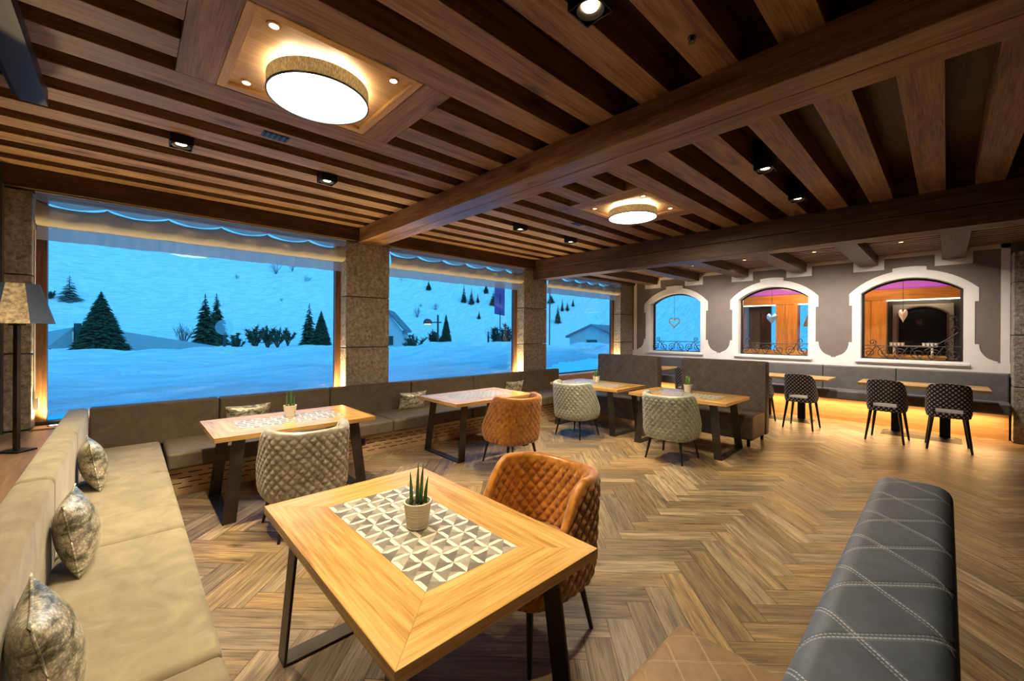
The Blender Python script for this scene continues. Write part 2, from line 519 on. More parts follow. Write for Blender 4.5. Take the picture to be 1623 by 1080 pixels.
M['ply'] = wood('pale_plinth_wood', (0.55, 0.36, 0.19), (0.68, 0.46, 0.26), (0.76, 0.54, 0.32), 0.3, 0.5)
M['slots'] = slotted('slotted_plinth_wood')
M['ply'] = _ply
M['platform'] = wood('platform_wood', (0.10, 0.055, 0.03), (0.19, 0.11, 0.06), (0.27, 0.165, 0.09), 0.4, 0.45)

# ------------------------------------------------------------------ lamps helper
def spot(name, loc, target, watts, size=80, blend=0.6, col=WARM, r=0.03, parent=None):
    l = bpy.data.lights.new(name, 'SPOT')
    l.energy = watts; l.color = col; l.spot_size = math.radians(size); l.spot_blend = blend
    l.shadow_soft_size = r
    o = bpy.data.objects.new(name, l)
    o.location = loc
    d = Vector(target) - Vector(loc)
    o.rotation_euler = d.to_track_quat('-Z', 'Y').to_euler()
    put(o)
    if parent:
        o.parent = parent
        o.matrix_parent_inverse = Matrix.Translation(parent.location).inverted()
    return o

def point(name, loc, watts, col=WARM, r=0.05, parent=None):
    l = bpy.data.lights.new(name, 'POINT')
    l.energy = watts; l.color = col; l.shadow_soft_size = r
    o = bpy.data.objects.new(name, l); o.location = loc
    put(o)
    if parent:
        o.parent = parent
        o.matrix_parent_inverse = Matrix.Translation(parent.location).inverted()
    return o

def strip_light(name, loc, sx, sy, watts, rot=(0, 0, 0), col=AMBER):
    l = bpy.data.lights.new(name, 'AREA'); l.shape = 'RECTANGLE'
    l.size = sx; l.size_y = sy; l.energy = watts; l.color = col
    o = bpy.data.objects.new(name, l); o.location = loc; o.rotation_euler = rot
    return put(o)

# ================================================================== THE SETTING
# ---- floor: herringbone oak boards, each plank a face
WX, YB = -5.95, 10.2          # pillar front plane, back wall plane
fb = MB()
fb.box(-6.3, 4.0, -4.0, 10.35, -0.08, -0.0025, 1)
LP, WP = 0.76, 0.152
rvals = []
random.seed(3)
def clip_poly(p, lo, hi, ax):
    for side, lim in ((0, lo), (1, hi)):
        out = []
        for i in range(len(p)):
            a, b = p[i], p[(i + 1) % len(p)]
            ia = a[ax] >= lim if side == 0 else a[ax] <= lim
            ib = b[ax] >= lim if side == 0 else b[ax] <= lim
            if ia: out.append(a)
            if ia != ib:
                k = (lim - a[ax]) / (b[ax] - a[ax])
                out.append(tuple(a[q] + (b[q] - a[q]) * k for q in range(4)))
        p = out
        if not p: return p
    return p
S2 = math.sqrt(0.5)
def to_xy(u, v):
    return (-1.22 - 0.54 + (u - v) * S2 - WP * 0, 2.65 + (u + v) * S2)
nk = 0
for j in range(-7, 9):
    for k in range(-60, 100):
        u0, v0 = k * WP + j * LP, k * WP - j * LP
        for (a, b, c, d, hor) in ((u0, u0 + LP, v0, v0 + WP, True), (u0 + LP, u0 + LP + WP, v0 + WP - LP, v0 + WP, False)):
            e = 0.0014
            a += e; b -= e; c += e; d -= e
            P4 = []
            for (u, v) in ((a, c), (b, c), (b, d), (a, d)):
                x, y = to_xy(u, v)
                P4.append((x, y, (u if hor else v), (v if hor else u)))
            if max(p[0] for p in P4) < -5.3 or min(p[0] for p in P4) > 3.9: continue
            if max(p[1] for p in P4) < -0.6 or min(p[1] for p in P4) > 10.1: continue
            P4 = clip_poly(P4, -5.3, 3.9, 0)
            if P4: P4 = clip_poly(P4, -0.6, 10.1, 1)
            if len(P4) < 3: continue
            fb.poly([(p[0], p[1], 0.0) for p in P4], 0, [(p[2], p[3]) for p in P4])
            rvals.append((len(P4), random.random()))
floor = fb.build('floor', [M['floor'], M['gap']], grain=0, fix=False)
tag(floor, kind='structure')
at = floor.data.attributes.new('rnd', 'FLOAT', 'FACE')
vals = [0.0] * 6 + [r for _, r in rvals]
at.data.foreach_set('value', vals)

# ---- walls
tag(boxo('wall_left', -6.3, -5.86, -4.0, -0.82, 0.0, 3.4, M['darkwall']), kind='structure')
tag(boxo('wall_right', 4.0, 4.1, -4.0, 10.5, 0.0, 3.4, M['grey']), kind='structure')
tag(boxo('wall_front', -6.3, 4.1, -4.1, -4.0, 0.0, 3.4, M['grey']), kind='structure')
tag(boxo('wall_below_windows', -6.3, -6.12, -0.82, 10.2, 0.0, 0.66, M['grey']), kind='structure')

# ---- ceiling: boards, joists as parts
JB, JT = 3.15, 3.35
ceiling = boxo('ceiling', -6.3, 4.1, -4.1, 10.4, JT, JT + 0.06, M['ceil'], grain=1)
tag(ceiling, kind='structure')
JX = [-5.91, -5.54, -5.17, -4.80, -4.43, -4.06, -3.69, -3.32, -2.945, -2.57, -2.2, -1.8, -1.4, -1.0, -0.61, -0.21, 0.19, 0.59, 0.99, 1.39, 1.79, 2.19, 2.59, 2.99, 3.39, 3.79]
PC = [(-2.655, 0.86), (-2.655, 4.525)]
def joist(x, y0, y1, w=0.2):
    return boxo('joist', x, x + w, y0, y1, JB, JT, M['joist'], ceiling, grain=1, bevel=0.004, seg=1)
for x in JX:
    for bay, (y0, y1) in enumerate(((-4.0, 2.6), (2.7, 6.3))):
        cy = PC[bay][1]
        if x in (-2.945, -2.57):
            joist(x, y0, cy - 0.66); joist(x, cy + 0.66, y1)
        else:
            joist(x, y0, y1, 0.22 if x in (-3.32, -2.2) else 0.2)
for bay in (0, 1):
    cy = PC[bay][1]
    for s in (-1, 1):
        ya, yb = sorted((cy + s * 0.465, cy + s * 0.66))
        boxo('trimmer_joist', -3.10, -2.2, ya, yb, JB, JT, M['joist'], ceiling, grain=0, bevel=0.004, seg=1)
# slatted soffit of the last bay by the arched wall
random.seed(5)
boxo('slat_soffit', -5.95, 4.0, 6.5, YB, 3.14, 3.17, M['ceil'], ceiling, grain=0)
for i in range(20):
    y = 6.56 + i * 0.182
    boxo('slat', -5.95, 4.0, y, y + 0.115, 3.105, 3.14, M['joist'], ceiling, grain=0)

# ---- main beams and window fascia
beam = thing('ceiling_beam', 'big twin-plank brown ceiling beam running from the middle stone pillar between the two drum lamps', 'beam', (0, 2.65, 2.94), 0, None)
boxo('beam_timber', -5.95, 4.0, -0.18, -0.003, 0, 0.21, M['beam'], beam, grain=0, bevel=0.006)
boxo('beam_timber', -5.95, 4.0, 0.003, 0.18, 0, 0.21, M['beam'], beam, grain=0, bevel=0.006)
boxo('beam_blocking', -5.95, 4.0, -0.1, 0.1, 0.21, 0.41, M['beamdk'], beam, grain=0)
b2 = thing('ceiling_beam', 'low dark stacked ceiling beam in front of the grey arched wall', 'beam', (0, 6.35, 2.745), 0, None)
boxo('beam_timber', -5.95, 4.0, -0.14, 0.14, 0, 0.2, M['beamdk'], b2, grain=0, bevel=0.006)
boxo('beam_timber', -5.95, 4.0, -0.15, 0.15, 0.205, 0.405, M['beamdk'], b2, grain=0, bevel=0.006)
boxo('beam_blocking', -5.95, 4.0, -0.1, 0.1, 0.405, 0.605, M['beamdk'], b2, grain=0)
tag(boxo('trim_1', -6.14, -5.88, -0.82, 10.2, 2.955, 3.16, M['beamdk'], grain=1, bevel=0.005), kind='structure')
CBX = [-5.5, -4.42, -3.33, -2.25, -1.15, -0.06, 1.03, 2.12]
which = ['by the windows', 'right of the leftmost arched window', 'left of the middle arched window', 'right of the middle arched window',
         'left of the rightmost arched window', 'right of the rightmost arched window', 'above the right stone pillar', 'far right']
for x, wv in zip(CBX, which):
    c = boxo('cross_beam', x, x + 0.27, 6.5, YB + 0.05, 2.93, 3.12, M['beamdk'], grain=1, bevel=0.005)
    tag(c, 'short dark cross beam under the slatted soffit, %s' % wv, 'beam', 'cross beams above the arched wall')

# ---- stone pillars
PY = [(-1.45, -0.65), (2.31, 2.98), (5.94, 6.64), (9.57, 10.2)]
plab = ['stone pillar at the far left behind the floor lamp', 'stone pillar under the end of the big beam, between the two wide windows',
        'stone pillar under the dark stacked beam, right of the second wide window', 'narrow-looking stone pillar in the corner beside the arched wall']
for (y0, y1), lb, top in zip(PY, plab, (2.955, 2.955, 2.955, 2.955)):
    yc = (y0 + y1) / 2
    p = thing('stone_pillar', lb, 'pillar', (-6.1, yc, 0))
    h = (y1 - y0) / 2
    zs = [0.0, 0.68, 1.405, 2.15, top]
    for a, b in zip(zs[:-1], zs[1:]):
        boxo('stone_block', -0.17, 0.15, -h, h, a + 0.005, b - 0.005, M['stone'], p, bevel=0.012)
rp = thing('stone_pillar', 'grey stone pillar cut off by the right edge of the photo', 'pillar', (1.03, 10.02, 0))
for a, b in zip([0.0, 0.85, 1.64, 2.45], [0.85, 1.64, 2.45, 2.92]):
    boxo('stone_block', -0.335, 0.4, -0.22, 0.18, a + 0.005, b - 0.005, M['stone'], rp, bevel=0.012)

# ---- big windows with glass
WY = [(-0.65, 2.31), (2.98, 5.94), (6.64, 9.57)]
for i, (y0, y1) in enumerate(WY):
    w = struct_root('window_%d' % (i + 1))
    w.location = (-6.2, (y0 + y1) / 2, 0)
    h = (y1 - y0) / 2
    zb = 0.72 if i != 2 else 0.70
    for s in (-1, 1):
        a, b = sorted((s * h, s * (h - 0.075)))
        boxo('frame_post', -0.04, 0.05, a, b, zb, 2.96, M['brownframe'], w, grain=2)
    boxo('frame_rail', -0.04, 0.05, -h, h, zb - 0.04, zb, M['black'], w)
    boxo('frame_rail', -0.04, 0.05, -h, h, 2.945, 2.97, M['brownframe'], w, grain=1)
    pm = MB(); pm.poly([(0, -h + 0.07, zb), (0, h - 0.07, zb), (0, h - 0.07, 2.95), (0, -h + 0.07, 2.95)])
    pm.build('pane', M['glass'], w)
    tag(boxo('trim_%d' % (i + 2), -6.16, -5.95, y0, y1, 0.655, 0.682, M['white'] if i == 2 else M['ply'], grain=1), kind='structure')
# wood apron of the third bay
tag(boxo('trim_5', -6.12, -5.98, 6.95, 9.57, 0.0, 0.655, M['ply'], grain=1), kind='structure')
# brass-lit recessed uplights in the window sills
for i, (y0, y1) in enumerate(WY):
    for s, yy in ((0, y0 + 0.13), (1, y1 - 0.13)):
        nm = ['at the far left pillar', 'left of the middle pillar', 'right of the middle pillar', 'left of the dark-beam pillar',
              'right of the dark-beam pillar', 'by the corner pillar'][i * 2 + s]
        u = thing('uplight', 'small round glowing uplight sunk in the window sill, %s' % nm, 'light', (-6.07, yy, 0.683), 0, 'sill uplights')
        q = MB(); q.lathe([(0.0, 0.0), (0.045, 0.0), (0.045, 0.006), (0.032, 0.006), (0.032, 0.003), (0.0, 0.003)], 20); q.build('bezel', M['steel'], u)
        q = MB(); q.lathe([(0.0, 0.0035), (0.03, 0.0035), (0.0, 0.005)], 16); q.build('lens', M['bulb'], u)
        spot('uplight_beam', (-6.07, yy, 0.70), (-6.02, yy + (0.35 if s == 0 else -0.35), 2.7), 150, 150, 0.9, (1.0, 0.74, 0.34), 0.02, u)

# ---- roman blinds
random.seed(11)
def blind(i, y0, y1, lab):
    r = thing('roman_blind', lab, 'blind', (-5.98, (y0 + y1) / 2, 0), 0, 'gathered window blinds')
    h = (y1 - y0) / 2 - 0.015
    top = 2.95
    ny, nfold = 120, max(4, int(round(h * 2 / 0.5)))
    prof = [(-0.035, top - 0.07), (0.015, top - 0.085), (0.03, top - 0.115), (0.045, top - 0.17), (0.05, top - 0.235), (0.03, top - 0.275), (-0.02, top - 0.295), (-0.085, top - 0.30)]
    b = MB()
    n = len(prof)
    for a in range(ny + 1):
        t = a / ny; y = -h + 2 * h * t
        sag = abs(math.sin(PI * t * nfold)) ** 0.6
        for k, (x, z) in enumerate(prof):
            wob = 0.006 * math.sin(y * 19 + k) + 0.004 * math.sin(y * 43 + 2 * k)
            dz = -0.05 * sag * (1 if k <= 2 else 0.12)
            dx = 0.02 * sag * (1 if k == 2 else 0) 
            b.v.append((x + dx + wob, y, z + dz))
    for a in range(ny):
        for k in range(n - 1):
            b.face((a * n + k, (a + 1) * n + k, (a + 1) * n + k + 1, a * n + k + 1), 0)
    b.build('folded_cloth', M['blind'], r, smooth=True)
    b = MB()
    prof2 = [(-0.08, top - 0.30), (-0.075, top - 0.37), (-0.07, top - 0.435)]
    for a in range(ny + 1):
        y = -h + 2 * h * a / ny
        for k, (x, z) in enumerate(prof2):
            b.v.append((x + 0.008 * math.sin(y * 55) + 0.005 * math.sin(y * 23 + k), y, z - (0.006 * abs(math.sin(y * 6)) if k == 2 else 0)))
    for a in range(ny):
        for k in range(2):
            b.face((a * 3 + k, (a + 1) * 3 + k, (a + 1) * 3 + k + 1, a * 3 + k + 1), 0)
    b.build('sheer_hem', M['sheer'], r, smooth=True)
    # gathered top band
    b = MB()
    for a in range(ny + 1):
        t = a / ny; y = -h + 2 * h * t
        sag = abs(math.sin(PI * t * nfold))
        b.v.append((0.0, y, top)); b.v.append((0.055 + 0.01 * sag, y, top - 0.035)); b.v.append((0.045, y, top - 0.075 - 0.05 * sag))
    for a in range(ny):
        for k in range(2):
            b.face((a * 3 + k, (a + 1) * 3 + k, (a + 1) * 3 + k + 1, a * 3 + k + 1), 0)
    b.build('scalloped_top', M['sheer'], r, smooth=True)
    boxo('head_rail', -0.08, 0.06, -h, h, top - 0.012, top, M['white'], r)
    return r
blind(0, *WY[0], 'cream gathered roman blind over the widest left window')
blind(1, *WY[1], 'cream gathered roman blind over the window between the middle pillar and the dark-beam pillar')
b3 = blind(2, *WY[2], 'cream gathered roman blind over the farthest window by the arched wall')
cordp = MB(); cordp.tube([(0, 0, 2.6), (0, 0, 0.95)], 0.006, 6)
cord = cordp.build('cord', M['white']); cord.location = (-6.03, -0.6425, 0)
cb = MB(); cb.box(-0.018, 0.018, -0.006, 0.03, 0.86, 0.97); cb.build('cord_weight', M['white'], cord)
tag(cord, 'thin white blind cord hanging beside the left pillar', 'cord')

# ---- arched back wall
CXW = [-4.775, -2.61, -0.465]
HW, SPR, RISE, SILL = 0.66, 2.42, 0.245, 1.165
def arc(x, w, r):
    R = (w * w + r * r) / (2 * r)
    return math.sqrt(max(0, R * R - x * x)) - (R - r)
DEP = 0.26
wb = MB()
X0, X1, ZT = -6.3, 4.1, 3.36
def wall_quad(xa, za0, za1, xb, zb0, zb1):
    for y in (YB, YB + DEP):
        wb.poly([(xa, y, za0), (xb, y, zb0), (xb, y, zb1), (xa, y, za1)])
xs = [X0]
for c in CXW: xs += [c - HW, c + HW]
xs.append(X1)
for i in range(0, len(xs), 2):
    wall_quad(xs[i], 0, ZT, xs[i + 1], 0, ZT)
NA = 24
for c in CXW:
    wall_quad(c - HW, 0, SILL, c + HW, 0, SILL)
    pts = []
    for k in range(NA + 1):
        x = -HW + 2 * HW * k / NA
        pts.append((c + x, SPR + arc(x, HW, RISE)))
    for a, b in zip(pts[:-1], pts[1:]):
        wall_quad(a[0], a[1], ZT, b[0], b[1], ZT)
    loop = [(c - HW, SILL)] + pts + [(c + HW, SILL)]
    for a, b in zip(loop, loop[1:] + loop[:1]):
        wb.poly([(a[0], YB, a[1]), (b[0], YB, b[1]), (b[0], YB + DEP, b[1]), (a[0], YB + DEP, a[1])], 1)
wallb = wb.build('wall_back', [M['grey'], M['white']], fix=False)
tag(wallb, kind='structure')
# painted white surrounds, raised plaster
TH = 0.012
def slab(b, pts):
    """vertical slab in front of the back wall from an (x,z) polygon"""
    n = len(pts); o = len(b.v)
    b.v += [(x, YB - TH, z) for x, z in pts] + [(x, YB + 0.001, z) for x, z in pts]
    b.face([o + i for i in range(n)], 0)
    for i in range(n):
        j = (i + 1) % n
        b.face((o + i, o + n + i, o + n + j, o + j), 0)
ti = 6
for c in CXW:
    b = MB()
    def xo(z):
        if z >= 2.2: return 0.83
        if z >= 1.49: return 0.785
        t = max(0, (1.49 - z) / 0.27)
        return 1.0775 - (0.045 + 0.2 * math.sqrt(max(0, 1 - min(1, t) ** 2)))
    zz = [1.19, 1.21, 1.225, 1.25, 1.28, 1.32, 1.37, 1.43, 1.4899, 1.49, 2.1999, 2.2, 2.42]
    for s in (-1, 1):
        for a, d in zip(zz[:-1], zz[1:]):
            if d - a < 0.001: continue
            slab(b, [(c + s * xo(a + 1e-5), a), (c + s * HW, a), (c + s * HW, d), (c + s * xo(d - 1e-5), d)])
    xsA = sorted(set([-0.83 + 1.66 * k / 40 for k in range(41)] + [-0.22, 0.22, -HW, HW]))
    for a, d in zip(xsA[:-1], xsA[1:]):
        m = (a + d) / 2
        def zo(x):
            return (2.845 + arc(max(-0.22, min(0.22, x)), 0.22, 0.018)) if abs(m) < 0.22 else 2.42 + arc(x, 0.83, 0.385)
        def zi(x):
            return 2.42 + (arc(x, HW, RISE) if abs(m) < HW else 0)
        slab(b, [(c + a, zi(a)), (c + d, zi(d)), (c + d, zo(d)), (c + a, zo(a))])
    tag(b.build('trim_%d' % ti, M['white']), kind='structure'); ti += 1
b = MB(); b.box(-5.95, 0.695, YB - TH, YB + 0.001, 1.03, 1.19); tag(b.build('trim_%d' % ti, M['white']), kind='structure'); ti += 1
b = MB()
b.box(-5.92, -5.83, YB - TH, YB + 0.001, 1.19, 3.06)
b.box(0.595, 0.69, YB - TH, YB + 0.001, 1.19, 3.12)
tag(b.build('trim_%d' % ti, M['white']), kind='structure'); ti += 1
b = MB()
ends = [-5.92] + [v for x in CBX[:6] for v in (x, x + 0.27)] + [0.69]
for k in range(0, len(ends), 2):
    b.box(ends[k] - (0.0 if k == 0 else -0.0), ends[k + 1], YB - TH, YB + 0.001, 3.035, 3.105)
for x in CBX[:6]:
    b.box(x - 0.085, x + 0.27 + 0.085, YB - TH, YB + 0.001, 2.835, 2.93)
    b.box(x - 0.085, x, YB - TH, YB + 0.001, 2.93, 3.035)
    b.box(x + 0.27, x + 0.355, YB - TH, YB + 0.001, 2.93, 3.035)
tag(b.build('trim_%d' % ti, M['white']), kind='structure'); ti += 1
# arched windows: dark frame, glass, sill
for i, c in enumerate(CXW):
    w = struct_root('window_%d' % (i + 4)); w.location = (c, YB + 0.2, 0)
    b = MB(); fw = 0.035
    h = HW - 0.002
    outer = [(-h, SILL)] + [(-h + 2 * h * k / NA, SPR + arc(-h + 2 * h * k / NA, HW, RISE) - 0.002) for k in range(NA + 1)] + [(h, SILL)]
    hi = h - fw
    inner = [(-hi, SILL + fw)] + [(-hi + 2 * hi * k / NA, SPR + arc(-hi + 2 * hi * k / NA, HW, RISE) - fw) for k in range(NA + 1)] + [(hi, SILL + fw)]
    n = len(outer)
    for q in range(n):
        r = (q + 1) % n
        o0, o1, i0, i1 = outer[q], outer[r], inner[q], inner[r]
        b.hexa([(o0[0], -0.03, o0[1]), (o1[0], -0.03, o1[1]), (o1[0], 0.03, o1[1]), (o0[0], 0.03, o0[1]),
                (i0[0], -0.03, i0[1]), (i1[0], -0.03, i1[1]), (i1[0], 0.03, i1[1]), (i0[0], 0.03, i0[1])])
    b.build('arched_frame', M['blackwood'], w)
    b = MB(); b.poly([(x, 0, z) for x, z in inner]); b.build('pane', M['glass'], w)
    s = boxo('sill', -0.735, 0.735, -0.25, -0.17, 1.12, 1.165, M['white'], w, bevel=0.008)

# ---- light wood panel round each drum lamp
for bay, (cx, cy) in enumerate(PC):
    p = thing('ceiling_panel', ['square pale wood ceiling panel round the near drum lamp', 'square pale wood ceiling panel round the far drum lamp'][bay], 'panel', (cx, cy, JB))
    boxo('board', -0.435, 0.435, -0.455, 0.455, 0.025, 0.05, M['panel'], p, grain=1)
    for s in (-1, 1):
        a, d = sorted((s * 0.445, s * 0.39))
        boxo('moulding', a, d, -0.465, 0.465, 0.003, 0.03, M['panel'], p, grain=1, bevel=0.008, seg=2)
        a, d = sorted((s * 0.465, s * 0.41))
        boxo('moulding', -0.445, 0.445, a, d, 0.002, 0.031, M['panel'], p, grain=0, bevel=0.008, seg=2)
    l = thing('drum_lamp', ['large round drum ceiling lamp with woven linen shade, in the near panel', 'round drum ceiling lamp with woven linen shade, in the far panel'][bay], 'lamp', (cx, cy, 3.052))
    b = MB(); b.lathe([(0.28, 0.0), (0.285, 0.0), (0.285, 0.088), (0.28, 0.088), (0.28, 0.0)], 72); b.build('shade', M['shade'], l, smooth=False)
    b = MB(); b.lathe([(0.0, 0.004), (0.279, 0.004), (0.279, 0.008), (0.0, 0.008)], 64); b.build('diffuser', M['drum'], l)
    b = MB(); b.lathe([(0.279, -0.002), (0.288, -0.002), (0.288, 0.006), (0.279, 0.006), (0.279, -0.002)], 64); b.build('lower_ring', M['steel'], l)
    b = MB(); b.tube([(0, 0, 0.04), (0, 0, 0.122)], 0.03, 12)
    for a in range(3):
        an = a * 2 * PI / 3 + 0.4
        b.tube([(0, 0, 0.08), (0.28 * math.cos(an), 0.28 * math.sin(an), 0.082)], 0.004, 6)
    b.build('mount', M['white'], l)
    for a in range(4):
        an = a * PI / 2 + 0.3
        point('lamp_bulb', (cx + 0.19 * math.cos(an), cy + 0.19 * math.sin(an), 3.095), 1.9, (1, 0.78, 0.45), 0.03, l)
    strip = bpy.data.lights.new('drum_light', 'AREA'); strip.shape = 'DISK'; strip.size = 0.55; strip.energy = 55; strip.color = (1, 0.82, 0.55)
    so = bpy.data.objects.new('drum_light', strip); so.location = (0, 0, -0.004); put(so, l)
    for sx in (-1, 1):
        for sy in (-1, 1):
            nm = ('near', 'far')[bay]
            pos = {(-1, -1): 'window-side corner nearest the left wall', (-1, 1): 'window-side corner toward the arched wall',
                   (1, -1): 'room-side corner nearest the left wall', (1, 1): 'room-side corner toward the arched wall'}[(sx, sy)]
            d = thing('downlight', 'tiny bright downlight in the %s wood panel, %s' % (nm, pos), 'light', (cx + sx * 0.325, cy + sy * 0.325, JB + 0.025), 0, 'panel downlights')
            q = MB(); q.lathe([(0.022, 0.0), (0.034, 0.0), (0.034, -0.006), (0.022, -0.008), (0.022, 0.0)], 20); q.build('ring', M['panel'], d, grain=0)
            q = MB(); q.lathe([(0.0, -0.006), (0.022, -0.006), (0.022, -0.002), (0.0, -0.002)], 16); q.build('lens', M['bulb'], d)
            spot('downlight_beam', (cx + sx * 0.325, cy + sy * 0.325, JB + 0.01), (cx + sx * 0.4, cy + sy * 0.4, 0), DOWN_W, 95, 0.8, WARM, 0.02, d)

# ---- square black ceiling spots hanging between the joists
BS = [(-4.15, 0.31, 'over the left window table'), (-4.15, 1.42, 'nearest the window end of the big beam'), (-4.15, 4.06, 'between the big beam and the far panel, left'),
      (-4.15, 5.19, 'between the far panel and the dark beam, left'), (-1.11, 1.52, 'at the top edge of the photo'), (-1.11, 4.12, 'right of the far drum lamp, nearer one'),
      (-1.11, 5.28, 'right of the far drum lamp, farther one'), (-1.11, 0.25, 'above the near table, out of frame'), (-4.15, -0.85, 'over the wooden platform, out of frame')]  # last one is unseen, added to light the floor lamp, platform and pillar
for x, y, nm in BS:
    s = thing('ceiling_spot', 'black square ceiling spotlight %s' % nm, 'spotlight', (x, y, 3.085), 0, 'black ceiling spots')
    q = MB()
    a = 0.072
    for (x0, x1, y0, y1) in ((-a, -a + 0.006, -a, a), (a - 0.006, a, -a, a), (-a + 0.006, a - 0.006, -a, -a + 0.006), (-a + 0.006, a - 0.006, a - 0.006, a)):
        q.box(x0, x1, y0, y1, 0, 0.1)
    q.box(-a, a, -a, a, 0.1, JT - 3.085)
    q.build('housing', M['black'], s)
    q = MB(); q.lathe([(0.062, 0.004), (0.036, 0.02), (0.036, 0.06)], 20); q.build('reflector', M['steel'], s, smooth=True)
    q = MB(); q.lathe([(0.0, 0.012), (0.034, 0.018), (0.034, 0.03), (0.0, 0.03)], 16); q.build('lens', M['bulb'], s)
    spot('spot_beam', (x, y, 3.09), (x + 0.05, y, 0), SPOT_W * ((0.5 if y < 0 else 1.3) if x < -3 else (0.56 if y < 2 else 0.45)), 90, 0.8, WARM, 0.03, s)
# small downlights in the slatted soffit
for x, y, nm in ((-3.75, 8.9, 'near the leftmost arch'), (-2.75, 8.9, 'before the middle arch, left'), (-1.62, 8.9, 'before the middle arch, right'), (-0.5, 8.9, 'before the rightmost arch')):
    d = thing('downlight', 'small warm downlight in the slatted soffit, %s' % nm, 'light', (x, y, 3.105), 0, 'soffit downlights')
    q = MB(); q.lathe([(0.03, 0.0), (0.045, 0.0), (0.045, -0.006), (0.03, -0.006), (0.03, 0.0)], 20); q.build('ring', M['steel'], d)
    q = MB(); q.lathe([(0.0, -0.004), (0.03, -0.004), (0.03, -0.001), (0.0, -0.001)], 16); q.build('lens', M['bulbdim'], d)
    spot('downlight_beam', (x, y, 3.09), (x, y + 1.25, 0.7), 185, 125, 0.95, (1, 0.92, 0.82), 0.02, d)
# vents in the joists
for x, y, nm in ((-3.67, 0.84, 'near drum lamp'), (-3.6, 4.56, 'far drum lamp')):
    v = boxo('air_vent', -0.05, 0.05, -0.09, 0.09, 0, 0.006, M['vent']); v.location = (x + 0.08, y, JB - 0.006)
    q = MB()
    for k in range(5): q.box(-0.043, 0.043, -0.08 + k * 0.036, -0.066 + k * 0.036, -0.003, 0.0)
    q.build('louvre', M['black'], v)
    tag(v, 'small dark vent plate on a joist beside the %s' % nm, 'vent', 'joist vents')
# dark steel ceiling track, upper left
tr = thing('ceiling_track', 'dark steel partition track under the joists at the upper left', 'track', (-1.5, -0.43, 3.06))
boxo('channel', -2.45, 3.5, -0.06, 0.06, 0, 0.088, M['vent'], tr)
boxo('lip', -2.44, 3.5, -0.085, -0.062, 0.02, 0.088, M['black'], tr)

sp = thing('sprinkler', 'tiny metal sprinkler head under a joist at the upper right', 'sprinkler', (-0.90, 2.1, JB))
q = MB(); q.lathe([(0.0, 0.0), (0.022, 0.0), (0.022, -0.004), (0.009, -0.006), (0.009, -0.022), (0.018, -0.024), (0.018, -0.027), (0.0, -0.027)], 16)
q.build('head', M['steel'], sp)

# ================================================================== FURNITURE
def cushion_box(name, x0, x1, y0, y1, z0, z1, mat, parent, r=0.03):
    return boxo(name, x0, x1, y0, y1, z0, z1, mat, parent, bevel=r, seg=4)

# ---- beige banquette on the left, with a wooden platform behind it
lb = thing('banquette', 'long beige suede banquette along the left edge of the photo', 'bench', (-3.2, 0, 0))
edges = [-5.80, -4.525, -3.18, -1.835, -0.49]
for a, d in zip(edges[:-1], edges[1:]):
    a0 = a + 3.2 + 0.003; d0 = d + 3.2 - 0.003
    cushion_box('seat_cushion', a0, d0, -0.27, 0.27, 0.27, 0.45, M['suede'], lb, 0.035)
    cushion_box('backrest', a0, d0, -0.41, -0.265, 0.30, 0.87, M['suede'], lb, 0.035)
boxo('plinth', -2.6, 2.7, -0.38, 0.19, 0.0, 0.275, M['ply'], lb, grain=0)
pf = boxo('wood_platform', -5.85, -0.4, -3.2, -0.43, 0.0, 0.68, M['platform'], grain=0)
tag(pf, 'raised wooden platform behind the beige banquette, under the floor lamp', 'platform')
# ---- leather window bench
wbn = thing('banquette', 'long brown-grey leather bench under the windows', 'bench', (-5.5, 3.3, 0))
sy = [-0.27, 0.80, 2.055, 3.30, 4.55, 5.75, 6.92]
for a, d in zip(sy[:-1], sy[1:]):
    cushion_box('backrest', -0.45, -0.32, a - 3.3 + 0.003, d - 3.3 - 0.003, 0.40, 0.855, M['leather'], wbn, 0.022)
sy2 = [-0.25, 1.30, 2.62, 3.95, 5.27, 6.90]
for a, d in zip(sy2[:-1], sy2[1:]):
    cushion_box('seat_cushion', -0.325, 0.42, max(a, 0.29) - 3.3 + 0.003, d - 3.3 - 0.003, 0.285, 0.45, M['leather'], wbn, 0.03)
boxo('frame', -0.45, 0.28, 0.0 - 3.0, 3.58, 0.02, 0.284, M['ply'], wbn, grain=1)
b = MB()
b.poly([(0.301, -3.0, 0.0), (0.301, 3.58, 0.0), (0.301, 3.58, 0.284), (0.301, -3.0, 0.284)], 0, [(0, 0), (6.58, 0), (6.58, 0.284), (0, 0.284)])
b.poly([(0.281, -3.0, 0.0), (0.281, 3.58, 0.0), (0.281, 3.58, 0.284), (0.281, -3.0, 0.284)], 0, [(0, -1), (6.58, -1), (6.58, -1), (0, -1)])
for (ya, yb) in ((-3.0, -3.0), (3.58, 3.58)):
    b.poly([(0.281, ya, 0), (0.301, ya, 0), (0.301, ya, 0.284), (0.281, ya, 0.284)], 0, [(0, -1)] * 4)
b.build('slotted_panel', M['slots'], wbn)
so = thing('power_socket', 'small black power socket on the slotted bench plinth', 'socket', (-5.195, 2.23, 0.2), 0)
boxo('plate', 0, 0.012, -0.045, 0.045, -0.045, 0.045, M['vent'], so, bevel=0.004)
q = MB(); q.tube([(0.012, 0, 0), (0.016, 0, 0)], 0.024, 16); q.build('outlet', M['black'], so)
